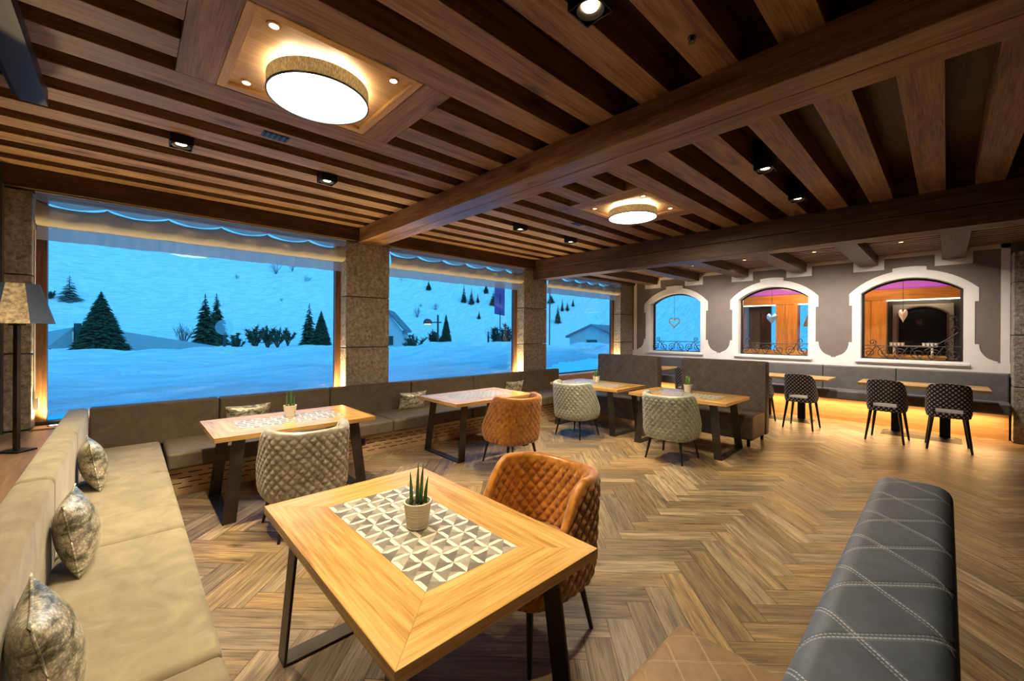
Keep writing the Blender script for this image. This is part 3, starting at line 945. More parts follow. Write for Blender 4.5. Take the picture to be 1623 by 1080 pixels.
# ---- grey bench along the arched wall
bb = thing('banquette', 'long slate-grey bench along the arched wall with light under it', 'bench', (-2.6, 9.9, 0))
sx = [-5.9, -4.45, -2.95, -1.68, -0.615, 0.68]
for a, d in zip(sx[:-1], sx[1:]):
    cushion_box('backrest', a + 2.6 + 0.003, d + 2.6 - 0.003, 0.15, 0.28, 0.55, 1.035, M['leather2'], bb, 0.02)
    cushion_box('seat_cushion', a + 2.6 + 0.003, d + 2.6 - 0.003, -0.27, 0.16, 0.43, 0.6, M['leather2'], bb, 0.03)
boxo('base_panel', -3.3, 3.27, 0.09, 0.27, 0.0, 0.43, M['ply'], bb, grain=0)
boxo('led_strip', -3.2, 3.2, 0.02, 0.035, 0.415, 0.428, M['led'], bb)
strip_light('bench_glow', (-2.6, 9.87, 0.42), 6.4, 0.05, 95, (math.radians(-25), 0, 0))

# ---- tables
TILE_G = [(0.22, 0.195, 0.165), (0.33, 0.295, 0.25), (0.15, 0.132, 0.112)]
M['t_white'] = plain('tile_white', (0.74, 0.68, 0.58), 0.35)
M['t_a'] = plain('tile_grey', TILE_G[0], 0.35, noise=0.2, nscale=20)
M['t_b'] = plain('tile_light_grey', TILE_G[1], 0.35, noise=0.2, nscale=20)
M['t_c'] = plain('tile_dark_grey', TILE_G[2], 0.35, noise=0.2, nscale=20)
def inlay_mesh(L, Wd, z):
    """printed tile field: square cells cut by diagonals, with pale trapezoid bars"""
    b = MB()
    nx = 11; c = L / nx; ny = int(round(Wd / c)); cy = Wd / ny
    random.seed(21)
    for i in range(nx):
        for j in range(ny):
            x0, y0 = -L / 2 + i * c, -Wd / 2 + j * cy
            p = [(x0, y0), (x0 + c, y0), (x0 + c, y0 + cy), (x0, y0 + cy)]
            m = (x0 + c / 2, y0 + cy / 2)
            for e in range(4):
                a, d = p[e], p[(e + 1) % 4]
                white = (e + i + j) % 2 == 0
                k = 0.42
                a2 = (a[0] + (m[0] - a[0]) * k, a[1] + (m[1] - a[1]) * k)
                d2 = (d[0] + (m[0] - d[0]) * k, d[1] + (m[1] - d[1]) * k)
                g = 1 + (e + 2 * i + j) % 3
                if white:
                    b.poly([(*a, z), (*d, z), (*d2, z), (*a2, z)], 0)
                    b.poly([(*a2, z), (*d2, z), (*m, z)], g)
                else:
                    b.poly([(*a, z), (*d, z), (*m, z)], g)
    b.box(-L / 2, L / 2, -Wd / 2, Wd / 2, z - 0.006, z - 0.001, 1)
    return b
TBH = 0.75
def make_table(name='bistro_table'):
    t = thing(name, '', 'table')
    L, Wd, th, fr = 0.69, 0.45, 0.042, 0.232
    top = boxo('tabletop', -L + 0.02, L - 0.02, -Wd + 0.02, Wd - 0.02, TBH - th, TBH - 0.012, M['oak'], t, grain=0)
    for s in (-1, 1):
        q = MB(); q.prism([(-L, s * Wd), (L, s * Wd), (L - fr, s * (Wd - fr)), (-L + fr, s * (Wd - fr))][::s], TBH - th, TBH)
        q.build('border_board', M['oak'], top, grain=0, bevel=0.0022, seg=2)
        q = MB(); q.prism([(s * L, -Wd), (s * L, Wd), (s * (L - fr), Wd - fr), (s * (L - fr), -Wd + fr)][::s], TBH - th, TBH)
        q.build('border_board', M['oak'], top, grain=1, bevel=0.0022, seg=2)
    inlay_mesh(2 * (L - fr) - 0.002, 2 * (Wd - fr) - 0.002, TBH - 0.0008).build('tile_inlay', [M['t_white'], M['t_a'], M['t_b'], M['t_c']], top, fix=False)
    for s in (-1, 1):
        q = MB(); bw, tk = 0.1, 0.014
        # flat steel band bent into a trapezoid, splayed outward along the length
        ytop, ybot, xtop, xbot, h = 0.36, 0.40, s * 0.50, s * 0.575, TBH - th
        for sy_ in (-1, 1):
            a, d = xtop, xbot
            yt, yb = sy_ * ytop, sy_ * ybot
            yi = -sy_ * tk
            p = [(d - bw / 2, yb, 0.0), (d + bw / 2, yb, 0.0), (d + bw / 2, yb + yi, 0.0), (d - bw / 2, yb + yi, 0.0),
                 (a - bw / 2, yt, h), (a + bw / 2, yt, h), (a + bw / 2, yt + yi, h), (a - bw / 2, yt + yi, h)]
            q.hexa(p)
        q.box(xbot - bw / 2, xbot + bw / 2, -ybot + tk, ybot - tk, 0.0, tk)
        q.box(xtop - bw / 2, xtop + bw / 2, -ytop + tk, ytop - tk, h - 0.008, h)
        q.build('leg_frame', M['steel'], t, bevel=0.003, seg=2)
    return t
t1 = make_table()
TABLES = [((-1.665, 0.96), 0, 'oak table in the foreground with tiled inlay and one potted plant'),
          ((-4.545, 1.215), PI / 2, 'oak table with tiled inlay at the window bench, before the silver tub chair'),
          ((-4.56, 3.64), PI / 2, 'oak table without a plant at the window bench, before the orange tub chair'),
          ((-4.20, 6.01), 0, 'oak table before the booth seat nearest the windows'),
          ((-2.595, 5.97), 0, 'oak table before the booth seat farther from the windows')]
for i, ((x, y), rz, lab) in enumerate(TABLES):
    o = t1 if i == 0 else copy_tree(t1)
    o.location = (x, y, 0); o.rotation_euler.z = rz
    tag(o, lab, 'table', 'tiled oak tables')

# ---- quilted tub chairs
def tub_shell():
    NU, NO, NI, NR = 296, 74, 54, 6
    A0, B0, n = 0.322, 0.315, 3.0
    zb = 0.285
    def outline(th, k):
        # th = 0 at the back (-y), growing clockwise
        s_, c_ = math.sin(th), -math.cos(th)
        r = (abs(s_) ** n + abs(c_) ** n) ** (-1 / n)
        return r * s_ * A0 * k, r * c_ * B0 * k
    def ztop(th):
        a = abs((th + PI) % (2 * PI) - PI)
        t = min(1, max(0, (a - 1.28) / (2.3 - 1.28)))
        t = t * t * (3 - 2 * t)
        crown = -0.012 * math.cos(a * 2)
        return 0.865 * (1 - t) + 0.50 * t + crown * (1 - t)
    def lean(x, y, z, th):
        a = abs((th + PI) % (2 * PI) - PI)
        w = max(0, math.cos(a))
        k = max(0, z - 0.45)
        return x * (1 + 0.02 * k), y - 0.13 * k * w - 0.01 * w
    P = np.zeros((NU, NO + NR + NI, 3)); S = np.zeros((NU, NO + NR + NI)); Q = np.zeros((NU, NO + NR + NI))
    thick = 0.05
    per = 2 * PI * 0.33
    for i in range(NU):
        th = 2 * PI * i / NU
        zt = ztop(th)
        row = []
        for j in range(NO):
            t = j / (NO - 1)
            z = zb + (zt - 0.028 - zb) * t
            k = 1.0 - 0.13 * math.exp(-((z - zb) / 0.045)) - 0.02 * (z - 0.5)
            x, y = outline(th, k); x, y = lean(x, y, z, th)
            row.append((x, y, z, 1))
        zr = zt - 0.028
        for j in range(1, NR + 1):
            a = PI * j / (NR + 1)
            off = thick * (1 - math.cos(a)) / 2
            z = zr + 0.028 * math.sin(a)
            x, y = outline(th, 1.0 - 0.02 * (z - 0.5) - off / 0.32); x, y = lean(x, y, z, th)
            row.append((x, y, z, 0.0))
        for j in range(NI):
            t = j / (NI - 1)
            z = zr + (0.43 - zr) * t
            x, y = outline(th, 1.0 - 0.02 * (z - 0.5) - thick / 0.32); x, y = lean(x, y, z, th)
            row.append((x, y, z, 1))
        for j, q in enumerate(row):
            P[i, j] = q[:3]; S[i, j] = q[3]; Q[i, j] = q[2]
    # normals
    du = np.roll(P, -1, 0) - np.roll(P, 1, 0)
    dv = np.gradient(P, axis=1)
    N = np.cross(du, dv); N /= np.maximum(np.linalg.norm(N, axis=2, keepdims=True), 1e-9)
    U = (np.arange(NU) / NU * 62)[:, None] * np.ones((1, P.shape[1]))
    V = Q / 0.039
    f = np.minimum(np.abs(np.sin(PI * (U + V) / 2)), np.abs(np.sin(PI * (U - V) / 2)))
    # fade the relief at rim and hem
    fade = S.copy()
    zt_all = np.array([ztop(2 * PI * i / NU) for i in range(NU)])[:, None]
    fade *= np.clip((zt_all - 0.028 - Q) / 0.03, 0, 1) * np.clip((Q - zb) / 0.02, 0, 1)
    P += N * ((f ** 0.55) * 0.016 * fade - 0.006 * fade)[:, :, None]
    b = MB(); K = P.shape[1]
    b.v = [tuple(p) for p in P.reshape(-1, 3)]
    for i in range(NU):
        j = (i + 1) % NU
        for k in range(K - 1):
            b.face((i * K + k, j * K + k, j * K + k + 1, i * K + k + 1))
    # closed underside
    c = len(b.v); b.v.append((0, 0, zb - 0.004))
    for i in range(NU):
        b.face((c, ((i + 1) % NU) * K, i * K))
    return b
def puck(b, a, bb, z0, z1, n=2.6, cy=0, crown=0.012, m=0, rings=6, seg=48):
    """soft rounded seat pad"""
    prof = [(0.0, z0), (0.93, z0), (0.985, z0 + 0.012), (1.0, z0 + 0.035), (1.0, z1 - 0.035), (0.98, z1 - 0.012), (0.93, z1), (0.5, z1 + crown * 0.8), (0.0, z1 + crown)]
    o = len(b.v); K = len(prof)
    for i in range(seg):
        th = 2 * PI * i / seg
        s_, c_ = math.sin(th), -math.cos(th)
        r = (abs(s_) ** n + abs(c_) ** n) ** (-1 / n)
        for k, z in prof:
            b.v.append((r * s_ * a * k, cy + r * c_ * bb * k, z))
    for i in range(seg):
        j = (i + 1) % seg
        for k in range(K - 1):
            b.face((o + i * K + k, o + j * K + k, o + j * K + k + 1, o + i * K + k + 1), m)
def chair_legs(t, mat, xs_, yf, yb, z1, spl, r0, r1):
    for s in (-1, 1):
        for y in (yf, yb):
            q = MB()
            sy_ = 1 if y > 0 else -1
            q.tube([(s * xs_, y, z1), (s * (xs_ + spl), y + sy_ * spl, 0.0)], [r1, r0], 10)
            q.build('leg', mat, t, smooth=False)
def make_tub():
    t = thing('tub_chair', '', 'chair')
    sh = tub_shell().build('quilted_shell', M['orange'], t, smooth=True, fix=False)
    q = MB(); puck(q, 0.255, 0.262, 0.40, 0.475, 2.6, 0.01)
    q.build('seat_cushion', M['orange'], t, smooth=True)
    chair_legs(t, M['blackwood'], 0.195, 0.2, -0.19, 0.29, 0.05, 0.011, 0.019)
    return t
tub = make_tub()
TUBS = [((-1.585, 1.64), PI, 'orange', 'orange quilted velvet tub chair at the foreground table'),
        ((-3.74, 1.10), PI / 2, 'silver', 'silver-grey quilted tub chair, back turned, at the plant table by the window'),
        ((-3.76, 3.53), PI / 2 - 0.06, 'orange', 'orange quilted tub chair seen from behind by the window bench'),
        ((-4.06, 5.27), 0.0, 'sage', 'pale sage quilted tub chair nearer the windows, before the far booth'),
        ((-2.47, 5.23), 0.0, 'sage', 'pale sage quilted tub chair in the middle of the room')]
for i, ((x, y), rz, colr, lab) in enumerate(TUBS):
    o = tub if i == 0 else copy_tree(tub)
    o.location = (x, y, 0); o.rotation_euler.z = rz
    for ch in o.children:
        if ch.name.startswith(('quilted_shell', 'seat_cushion')):
            ch.material_slots[0].link = 'OBJECT'
            ch.material_slots[0].material = M[colr]
    tag(o, lab, 'chair', 'quilted tub chairs')

# ---- booth benches
def round_profile(x0, x1, z0, z1, r, seg=6, open_bottom=False):
    pts = []
    for (cx, cz, a0) in ((x1 - r, z0 + r, -PI / 2), (x1 - r, z1 - r, 0), (x0 + r, z1 - r, PI / 2), (x0 + r, z0 + r, PI)):
        for k in range(seg + 1):
            a = a0 + (PI / 2) * k / seg
            pts.append((cx + r * math.cos(a), cz + r * math.sin(a)))
    return pts
def extrude_x(prof, x0, x1, r_end=0.02):
    """soft bar along x from a (y,z) profile; UV = (x, arc length)"""
    b = MB(); n = len(prof)
    cy = sum(p[0] for p in prof) / n; cz = sum(p[1] for p in prof) / n
    hy = max(abs(p[0] - cy) for p in prof); hz = max(abs(p[1] - cz) for p in prof)
    secs = []
    for k in range(5):
        a = PI / 2 * k / 4
        secs.append((x0 + r_end * (1 - math.sin(a)), r_end * (1 - math.cos(a))))
    secs = [(x0 + r_end * (1 - math.sin(PI / 2 * k / 4)), r_end * (1 - math.cos(PI / 2 * k / 4))) for k in (4, 3, 2, 1, 0)]
    secs = [(x, ins) for x, ins in secs]
    right = [(x0 + x1 - x, ins) for x, ins in secs[::-1]]
    secs = secs + right
    arc_ = [0.0]
    for i in range(n):
        a, d = prof[i], prof[(i + 1) % n]
        arc_.append(arc_[-1] + math.hypot(d[0] - a[0], d[1] - a[1]))
    for x, ins in secs:
        for (y, z) in prof:
            b.v.append((x, cy + (y - cy) * (1 - ins / hy), cz + (z - cz) * (1 - ins / hz)))
    for s in range(len(secs) - 1):
        for i in range(n):
            j = (i + 1) % n
            xa, xb = secs[s][0], secs[s + 1][0]
            b.face((s * n + i, s * n + j, (s + 1) * n + j, (s + 1) * n + i), 0,
                   [(xa, arc_[i]), (xa, arc_[i + 1]), (xb, arc_[i + 1]), (xb, arc_[i])])
    for e in (0, len(secs) - 1):
        b.face([e * n + i for i in range(n)], 0, [(p[0] + 0.04, p[1] + 0.04) for p in prof])
    return b
def make_booth(mat):
    t = thing('booth_bench', '', 'bench')
    L = 0.66
    extrude_x(round_profile(0.06, 0.22, 0.09, 1.21, 0.035), -L, L).build('backrest', mat, t, smooth=True)
    extrude_x(round_profile(-0.55, 0.058, 0.10, 0.45, 0.035), -L + 0.01, L - 0.01).build('seat', mat, t, smooth=True)
    for s in (-1, 1):
        for y in (-0.48, 0.15):
            q = MB(); q.tube([(s * 0.58, y, 0.105), (s * 0.58, y, 0.0)], 0.022, 12); q.build('foot', M['blackwood'], t)
    return t
bo = make_booth(M['booth'])
BOOTHS = [((-2.545, 7.06), 0, 'dark stitched high-back booth bench farther from the windows'),
          ((-4.30, 7.06), 0, 'dark stitched high-back booth bench nearer the windows'),
          ((-0.205, 1.005), -PI / 2, 'grey stitched high-back booth bench in the right foreground')]
for i, ((x, y), rz, lab) in enumerate(BOOTHS):
    o = bo if i == 0 else copy_tree(bo)
    o.location = (x, y, 0); o.rotation_euler.z = rz
    tag(o, lab, 'bench', 'booth benches')
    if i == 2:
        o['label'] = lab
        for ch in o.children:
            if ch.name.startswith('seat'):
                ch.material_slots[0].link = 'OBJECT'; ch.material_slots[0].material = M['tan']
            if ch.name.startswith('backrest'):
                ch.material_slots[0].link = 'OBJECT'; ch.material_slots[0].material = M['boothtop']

# ---- tall pedestal tables and patterned chairs by the arched wall
def make_ped():
    t = thing('pedestal_table', '', 'table')
    boxo('tabletop', -0.74, 0.74, -0.37, 0.37, 0.80, 0.84, M['oak'], t, grain=0, bevel=0.004)
    for s in (-1, 1):
        st = boxo('column', s * 0.28 - 0.06, s * 0.28 + 0.06, -0.03, 0.03, 0.02, 0.80, M['black'], t, bevel=0.004)
    q = MB()
    q.hexa([(-0.46, -0.24, 0), (0.46, -0.24, 0), (0.46, 0.24, 0), (-0.46, 0.24, 0), (-0.38, -0.1, 0.04), (0.38, -0.1, 0.04), (0.38, 0.1, 0.04), (-0.38, 0.1, 0.04)])
    q.build('base_plate', M['black'], t)
    return t
pt = make_ped()
for i, (x, lab) in enumerate(((-0.29, 'long oak pedestal table at the grey wall bench, behind the rightmost patterned pair'),
                              (-2.16, 'long oak pedestal table at the grey wall bench, half hidden by a booth'),
                              (-5.2, 'oak pedestal table in the window corner, glimpsed between the booths'))):
    o = pt if i == 0 else copy_tree(pt)
    o.location = (x, 9.33, 0)
    tag(o, lab, 'table', 'pedestal tables')
def make_pchair():
    t = thing('dining_chair', '', 'chair')
    ZS = 1.13
    b = MB()
    NU, NV = 48, 40
    A0, B0, n = 0.235, 0.25, 2.8
    amax = 2.0
    def pt_(th, v, k):
        a = abs(th)
        tt = min(1, max(0, (a - 0.75) / (amax - 0.75))); tt = tt * tt * (3 - 2 * tt)
        zt = 0.845 * (1 - tt) + 0.50 * tt - 0.012 * (a / 0.7) ** 2 * (1 - tt)
        zb = 0.415
        z = zb + (zt - zb) * v
        s_, c_ = math.sin(th), -math.cos(th)
        r = (abs(s_) ** n + abs(c_) ** n) ** (-1 / n)
        kk = k * (1 - 0.06 * max(0, 0.47 - z) / 0.06)
        x, y = r * s_ * A0 * kk, r * c_ * B0 * kk
        y -= 0.14 * max(0, z - 0.5) * max(0, math.cos(a))
        return x, y, z * ZS
    ths = [-amax + 2 * amax * i / NU for i in range(NU + 1)]
    vs = [j / NV for j in range(NV + 1)]
    def hole(i, j):
        th = (ths[i] + ths[i + 1]) / 2; v = (vs[j] + vs[j + 1]) / 2
        x, y, z = pt_(th, v, 1)
        return abs(x) < 0.165 and y < -0.1 and 0.475 < z / ZS < 0.545
    idx = {}
    for layer, k in ((0, 1.0), (1, 0.84)):
        for i, th in enumerate(ths):
            for j, v in enumerate(vs):
                idx[layer, i, j] = len(b.v); b.v.append(pt_(th, v, k))
    solid = {(i, j) for i in range(NU) for j in range(NV) if not hole(i, j)}
    def uvp(i, j):
        x, y, z = pt_(ths[i], vs[j], 1); return (ths[i] * 0.255, z)
    for (i, j) in solid:
        cs = ((i, j), (i + 1, j), (i + 1, j + 1), (i, j + 1))
        for layer in (0, 1):
            b.face([idx[layer, p, q] for p, q in (cs if layer == 0 else cs[::-1])], 0, [uvp(p, q) for p, q in (cs if layer == 0 else cs[::-1])])
        for (di, dj, e) in ((0, -1, (0, 1)), (1, 0, (1, 2)), (0, 1, (2, 3)), (-1, 0, (3, 0))):
            if (i + di, j + dj) not in solid:
                p, q = cs[e[0]], cs[e[1]]
                b.face((idx[0, p[0], p[1]], idx[1, p[0], p[1]], idx[1, q[0], q[1]], idx[0, q[0], q[1]]), 0,
                       [uvp(*p), uvp(*p), uvp(*q), uvp(*q)])
    b.build('wrapped_back', M['pattern'], t, smooth=False)
    q = MB(); puck(q, 0.205, 0.25, 0.415 * ZS, 0.478 * ZS, 3.0, 0.02); q.build('seat_pad', M['seatgrey'], t, smooth=True)
    chair_legs(t, M['blackwood'], 0.165, 0.18, -0.16, 0.42 * ZS, 0.055, 0.013, 0.023)
    return t
pc = make_pchair()
for i, (x, y, rz, lab) in enumerate(((0.02, 8.62, 0.05, 'black and white diamond-patterned chair, rightmost by the wall'),
                               (-0.63, 8.62, -0.08, 'black and white diamond-patterned chair, left one of the right-hand pair'),
                               (-1.745, 8.64, -0.05, 'black and white diamond-patterned chair just right of the booth bench'),
                               (-2.42, 8.66, 0.0, 'black and white diamond-patterned chair mostly hidden behind the booth bench end'),
                               (-3.6, 8.35, 0.0, 'black and white diamond-patterned chair glimpsed in the gap between two booths'))):
    o = pc if i == 0 else copy_tree(pc)
    o.location = (x, y, 0); o.rotation_euler.z = rz
    tag(o, lab, 'chair', 'diamond-patterned chairs')

# ---- potted plants
def make_plant(name, leaves, mat, lab):
    t = thing(name, lab, 'plant')
    q = MB()
    prof = [(0.0, 0.0), (0.044, 0.0), (0.047, 0.004)]
    for k in range(9): 
        z = 0.006 + k * 0.011
        prof += [(0.047 + z * 0.13 + 0.0012, z + 0.002), (0.047 + z * 0.13 - 0.0006, z + 0.0075)]
    prof += [(0.0625, 0.112), (0.0625, 0.118), (0.056, 0.118), (0.055, 0.1), (0.0, 0.1)]
    q.lathe(prof, 40); q.build('pot', M['pot'], t)
    q = MB(); random.seed(4)
    q.lathe([(0.0, 0.104), (0.055, 0.1005)], 16)
    for k in range(60):
        a, r = random.uniform(0, 2 * PI), 0.05 * math.sqrt(random.random())
        s = random.uniform(0.004, 0.008)
        q.lathe([(0.0, -s * 0.7), (s * 0.8, -s * 0.3), (s * 0.8, s * 0.3), (0.0, s * 0.7)], 6, (r * math.cos(a), r * math.sin(a), 0.105))
    q.build('pebbles', M['soil'], t); tag(t.children[-1], kind='stuff')
    for (x, y, h, lx, ly) in leaves:
        q = MB()
        n = 7
        q.tube([(x + lx * (k / n) ** 2, y + ly * (k / n) ** 2, 0.1 + h * k / n) for k in range(n + 1)],
               [0.0085 * (1 - (k / n) ** 2.2) + 0.0006 for k in range(n + 1)], 8)
        q.build('leaf', mat, t, smooth=True)
    return t
LV = [(-0.026, -0.012, 0.155, -0.006, 0.0), (-0.004, 0.008, 0.185, 0.004, 0.004), (0.016, -0.006, 0.19, 0.01, 0.0), (0.032, 0.008, 0.125, 0.012, 0.006)]
p1 = make_plant('potted_plant', LV, M['leaf'], '')
def yawed(o, rz): o.rotation_euler.z = rz
PL = [((-1.64, 0.965), 'spiky green plant in a ribbed beige pot on the foreground table'),
      ((-4.66, 1.24), 'spiky green plant in a beige pot on the table before the silver chair'),
      ((-4.29, 6.12), 'spiky green plant in a beige pot on the table nearest the far window')]
for i, ((x, y), lab) in enumerate(PL):
    o = p1 if i == 0 else copy_tree(p1)
    o.location = (x, y, TBH); o.rotation_euler.z = YAW
    tag(o, lab, 'plant', 'spiky potted plants')
LV2 = [(random.uniform(-0.03, 0.03), random.uniform(-0.03, 0.03), random.uniform(0.12, 0.17), random.uniform(-0.02, 0.02), random.uniform(-0.02, 0.02)) for _ in range(9)]
p2 = make_plant('potted_plant', LV2, M['ltgreen'], 'bushy bright green plant in a beige pot before the dark booth bench')
p2.location = (-2.68, 6.19, TBH)

# ---- cushions
def make_cushion(w, h, d):
    b = MB(); n = 22
    for side in (1, -1):
        for i in range(n + 1):
            for j in range(n + 1):
                u, v = -1 + 2 * i / n, -1 + 2 * j / n
                f = (max(0, 1 - u * u) * max(0, 1 - v * v)) ** 0.55
                pinch = 1 - 0.10 * (1 - v * v) * abs(u)
                pin2 = 1 - 0.10 * (1 - u * u) * abs(v)
                wr = 0.02 * math.sin(5 * u + 3 * v) * (1 - f)
                b.v.append((u * w / 2 * pinch, side * d / 2 * f * (1 + wr * 3), v * h / 2 * pin2))
    o = (n + 1) ** 2
    for s in (0, 1):
        for i in range(n):
            for j in range(n):
                q = (s * o + i * (n + 1) + j, s * o + (i + 1) * (n + 1) + j, s * o + (i + 1) * (n + 1) + j + 1, s * o + i * (n + 1) + j + 1)
                b.face(q if s == 0 else q[::-1])
    return b
def cushion_mesh(w, h, d, name='cushion'):
    ob = make_cushion(w, h, d).build(name, M['cushion'], smooth=True)
    bm = bmesh.new(); bm.from_mesh(ob.data)
    bmesh.ops.remove_doubles(bm, verts=bm.verts, dist=0.0005)
    bmesh.ops.recalc_face_normals(bm, faces=bm.faces)
    bm.to_mesh(ob.data); bm.free()
    return ob
def piping(ob, w, h):
    q = MB(); pts = []
    for e in range(4):
        for k in range(12):
            t_ = -1 + 2 * k / 12
            u, v = ((t_, -1), (1, t_), (-t_, 1), (-1, -t_))[e]
            pts.append((u * w / 2 * (1 - 0.10 * (1 - v * v) * abs(u)), 0, v * h / 2 * (1 - 0.10 * (1 - u * u) * abs(v))))
    pts.append(pts[0])
    q.tube(pts, 0.0045, 6, cap=False); q.build('piping', M['cushion'], ob, smooth=True)
c1 = cushion_mesh(0.38, 0.37, 0.16, 'throw_cushion'); piping(c1, 0.38, 0.37)
CU = [((-4.42, -0.175, 0.625), 0.08, -0.16, 'silvery printed cushion deepest in the corner of the beige banquette'),
      ((-3.0, -0.175, 0.625), -0.05, -0.16, 'silvery printed cushion in the middle of the beige banquette'),
      ((-1.93, -0.175, 0.625), 0.1, -0.2, 'silvery printed cushion at the bottom left corner of the photo')]
for i, (loc, rz, rx, lab) in enumerate(CU):
    o = c1 if i == 0 else copy_tree(c1)
    o.location = loc; o.rotation_euler = (rx * -1, 0, rz)
    tag(o, lab, 'cushion', 'printed cushions')
WC = [((-5.70, 1.06, 0.575), 'printed cushion mostly hidden behind the window table with a plant'),
      ((-5.70, 3.25, 0.565), 'printed cushion on the window bench left of the orange chair table'),
      ((-5.70, 5.43, 0.565), 'printed cushion on the window bench near its far end')]
c2 = cushion_mesh(0.46, 0.29, 0.16, 'throw_cushion'); piping(c2, 0.46, 0.29)
for i, (loc, lab) in enumerate(WC):
    o = c2 if i == 0 else copy_tree(c2)
    o.location = loc; o.rotation_euler = (-0.25, 0, -PI / 2)
    if i == 0: o.location.z = 0.62
    tag(o, lab, 'cushion', 'printed cushions')

# ---- floor lamp on the platform
fl = thing('floor_lamp', 'black floor lamp with flared shade at the far left', 'lamp', (-4.98, -0.62, 0.68), YAW)
boxo('base', -0.085, 0.085, -0.07, 0.07, 0, 0.012, M['black'], fl, bevel=0.003)
boxo('pole', -0.017, 0.017, -0.012, 0.012, 0.012, 1.02, M['steel'], fl)
boxo('pole_cap', -0.045, 0.045, -0.02, 0.02, 0.985, 1.0, M['steel'], fl)
q = MB(); n = 8
zb_, zt_, rb_, rt_ = 1.0, 1.31, 0.215, 0.125
for z, r in ((zb_, rb_), (zt_, rt_)):
    for k in range(n):
        a = 2 * PI * (k + 0.5) / n
        q.v.append((r * math.cos(a), r * math.sin(a), z))
for k in range(n):
    q.face((k, (k + 1) % n, n + (k + 1) % n, n + k), 0 if k in (6, 2) else 1)
shp = q.build('lamp_shade', [plain('speckled_brown_cloth', (0.42, 0.33, 0.22), 0.8, noise=0.6, nscale=40), plain('blue_grey_cloth', (0.05, 0.075, 0.13), 0.7)], fl, fix=False)

# ================================================================== OUTSIDE: snow, trees, houses
VX, VY = -math.sin(YAW), math.cos(YAW)
RX, RY = math.cos(YAW), math.sin(YAW)
def out_xy(px, d):
    """ground point d metres ahead of the lens, in the direction of picture column px"""
    k = (px - CXP) / F_PX
    return (VX + RX * k) * d, (VY + RY * k) * d
MOUNDS = []
def mound(px, d, h, s):
    x, y = out_xy(px, d); MOUNDS.append((x, y, h, s))
mound(180, 15, 0.2, 1.6); mound(430, 15, 0.08, 2.0); mound(520, 15, 0.0, 2.0); mound(320, 15, -0.14, 2.0)
mound(715, 15, 0.32, 1.4); mound(650, 15, -0.22, 1.2); mound(800, 15, -0.05, 2.0); mound(930, 15, 0.15, 3.0)
def snow_z(x, y):
    r = math.hypot(x, y)
    n = 0.05 * math.sin(0.9 * x + 1.7 * y) + 0.04 * math.sin(2.1 * x - 1.3 * y + 1) + 0.025 * math.sin(3.7 * y + 2.2 * x) + 0.018 * math.sin(6.1 * x + 5.3 * y)
    t = min(1, max(0, (r - 7) / 8)); t = t * t * (3 - 2 * t)
    z = 0.70 + 0.36 * t
    for (mx, my, h, s) in MOUNDS:
        z += h * math.exp(-((x - mx) ** 2 + (y - my) ** 2) / (2 * s * s))
    z += n * (0.5 + 0.5 * t)
    d = min(1, max(0, (r - 16) / 9)); d = d * d * (3 - 2 * d)
    z = z * (1 - d) + 0.35 * d
    if r > 48:
        k = r - 48
        z += 0.50 * k * min(1, k / 25) + 2.5 * math.sin(x * 0.035 + 1) * min(1, k / 60) + 1.6 * math.sin(y * 0.05 + x * 0.02) * min(1, k / 60)
    return z
b = MB()
rs = [6.6 + 0.22 * i for i in range(62)] + [20.5 + 1.5 * i for i in range(20)] + [51 + 5 * i for i in range(50)]
NTH = 260
th0, th1 = math.radians(88), math.radians(200)
for r in rs:
    for k in range(NTH + 1):
        a = th0 + (th1 - th0) * k / NTH
        x, y = r * math.cos(a), r * math.sin(a)
        b.v.append((x, y, snow_z(x, y)))
keep = lambda x, y: x < -6.35 or y > 16.2
for i in range(len(rs) - 1):
    for k in range(NTH):
        q = (i * (NTH + 1) + k, i * (NTH + 1) + k + 1, (i + 1) * (NTH + 1) + k + 1, (i + 1) * (NTH + 1) + k)
        if all(keep(*b.v[p][:2]) for p in q): b.face(q)
sn = b.build('snow_field', M['snow'], smooth=True)
tag(sn, kind='structure')

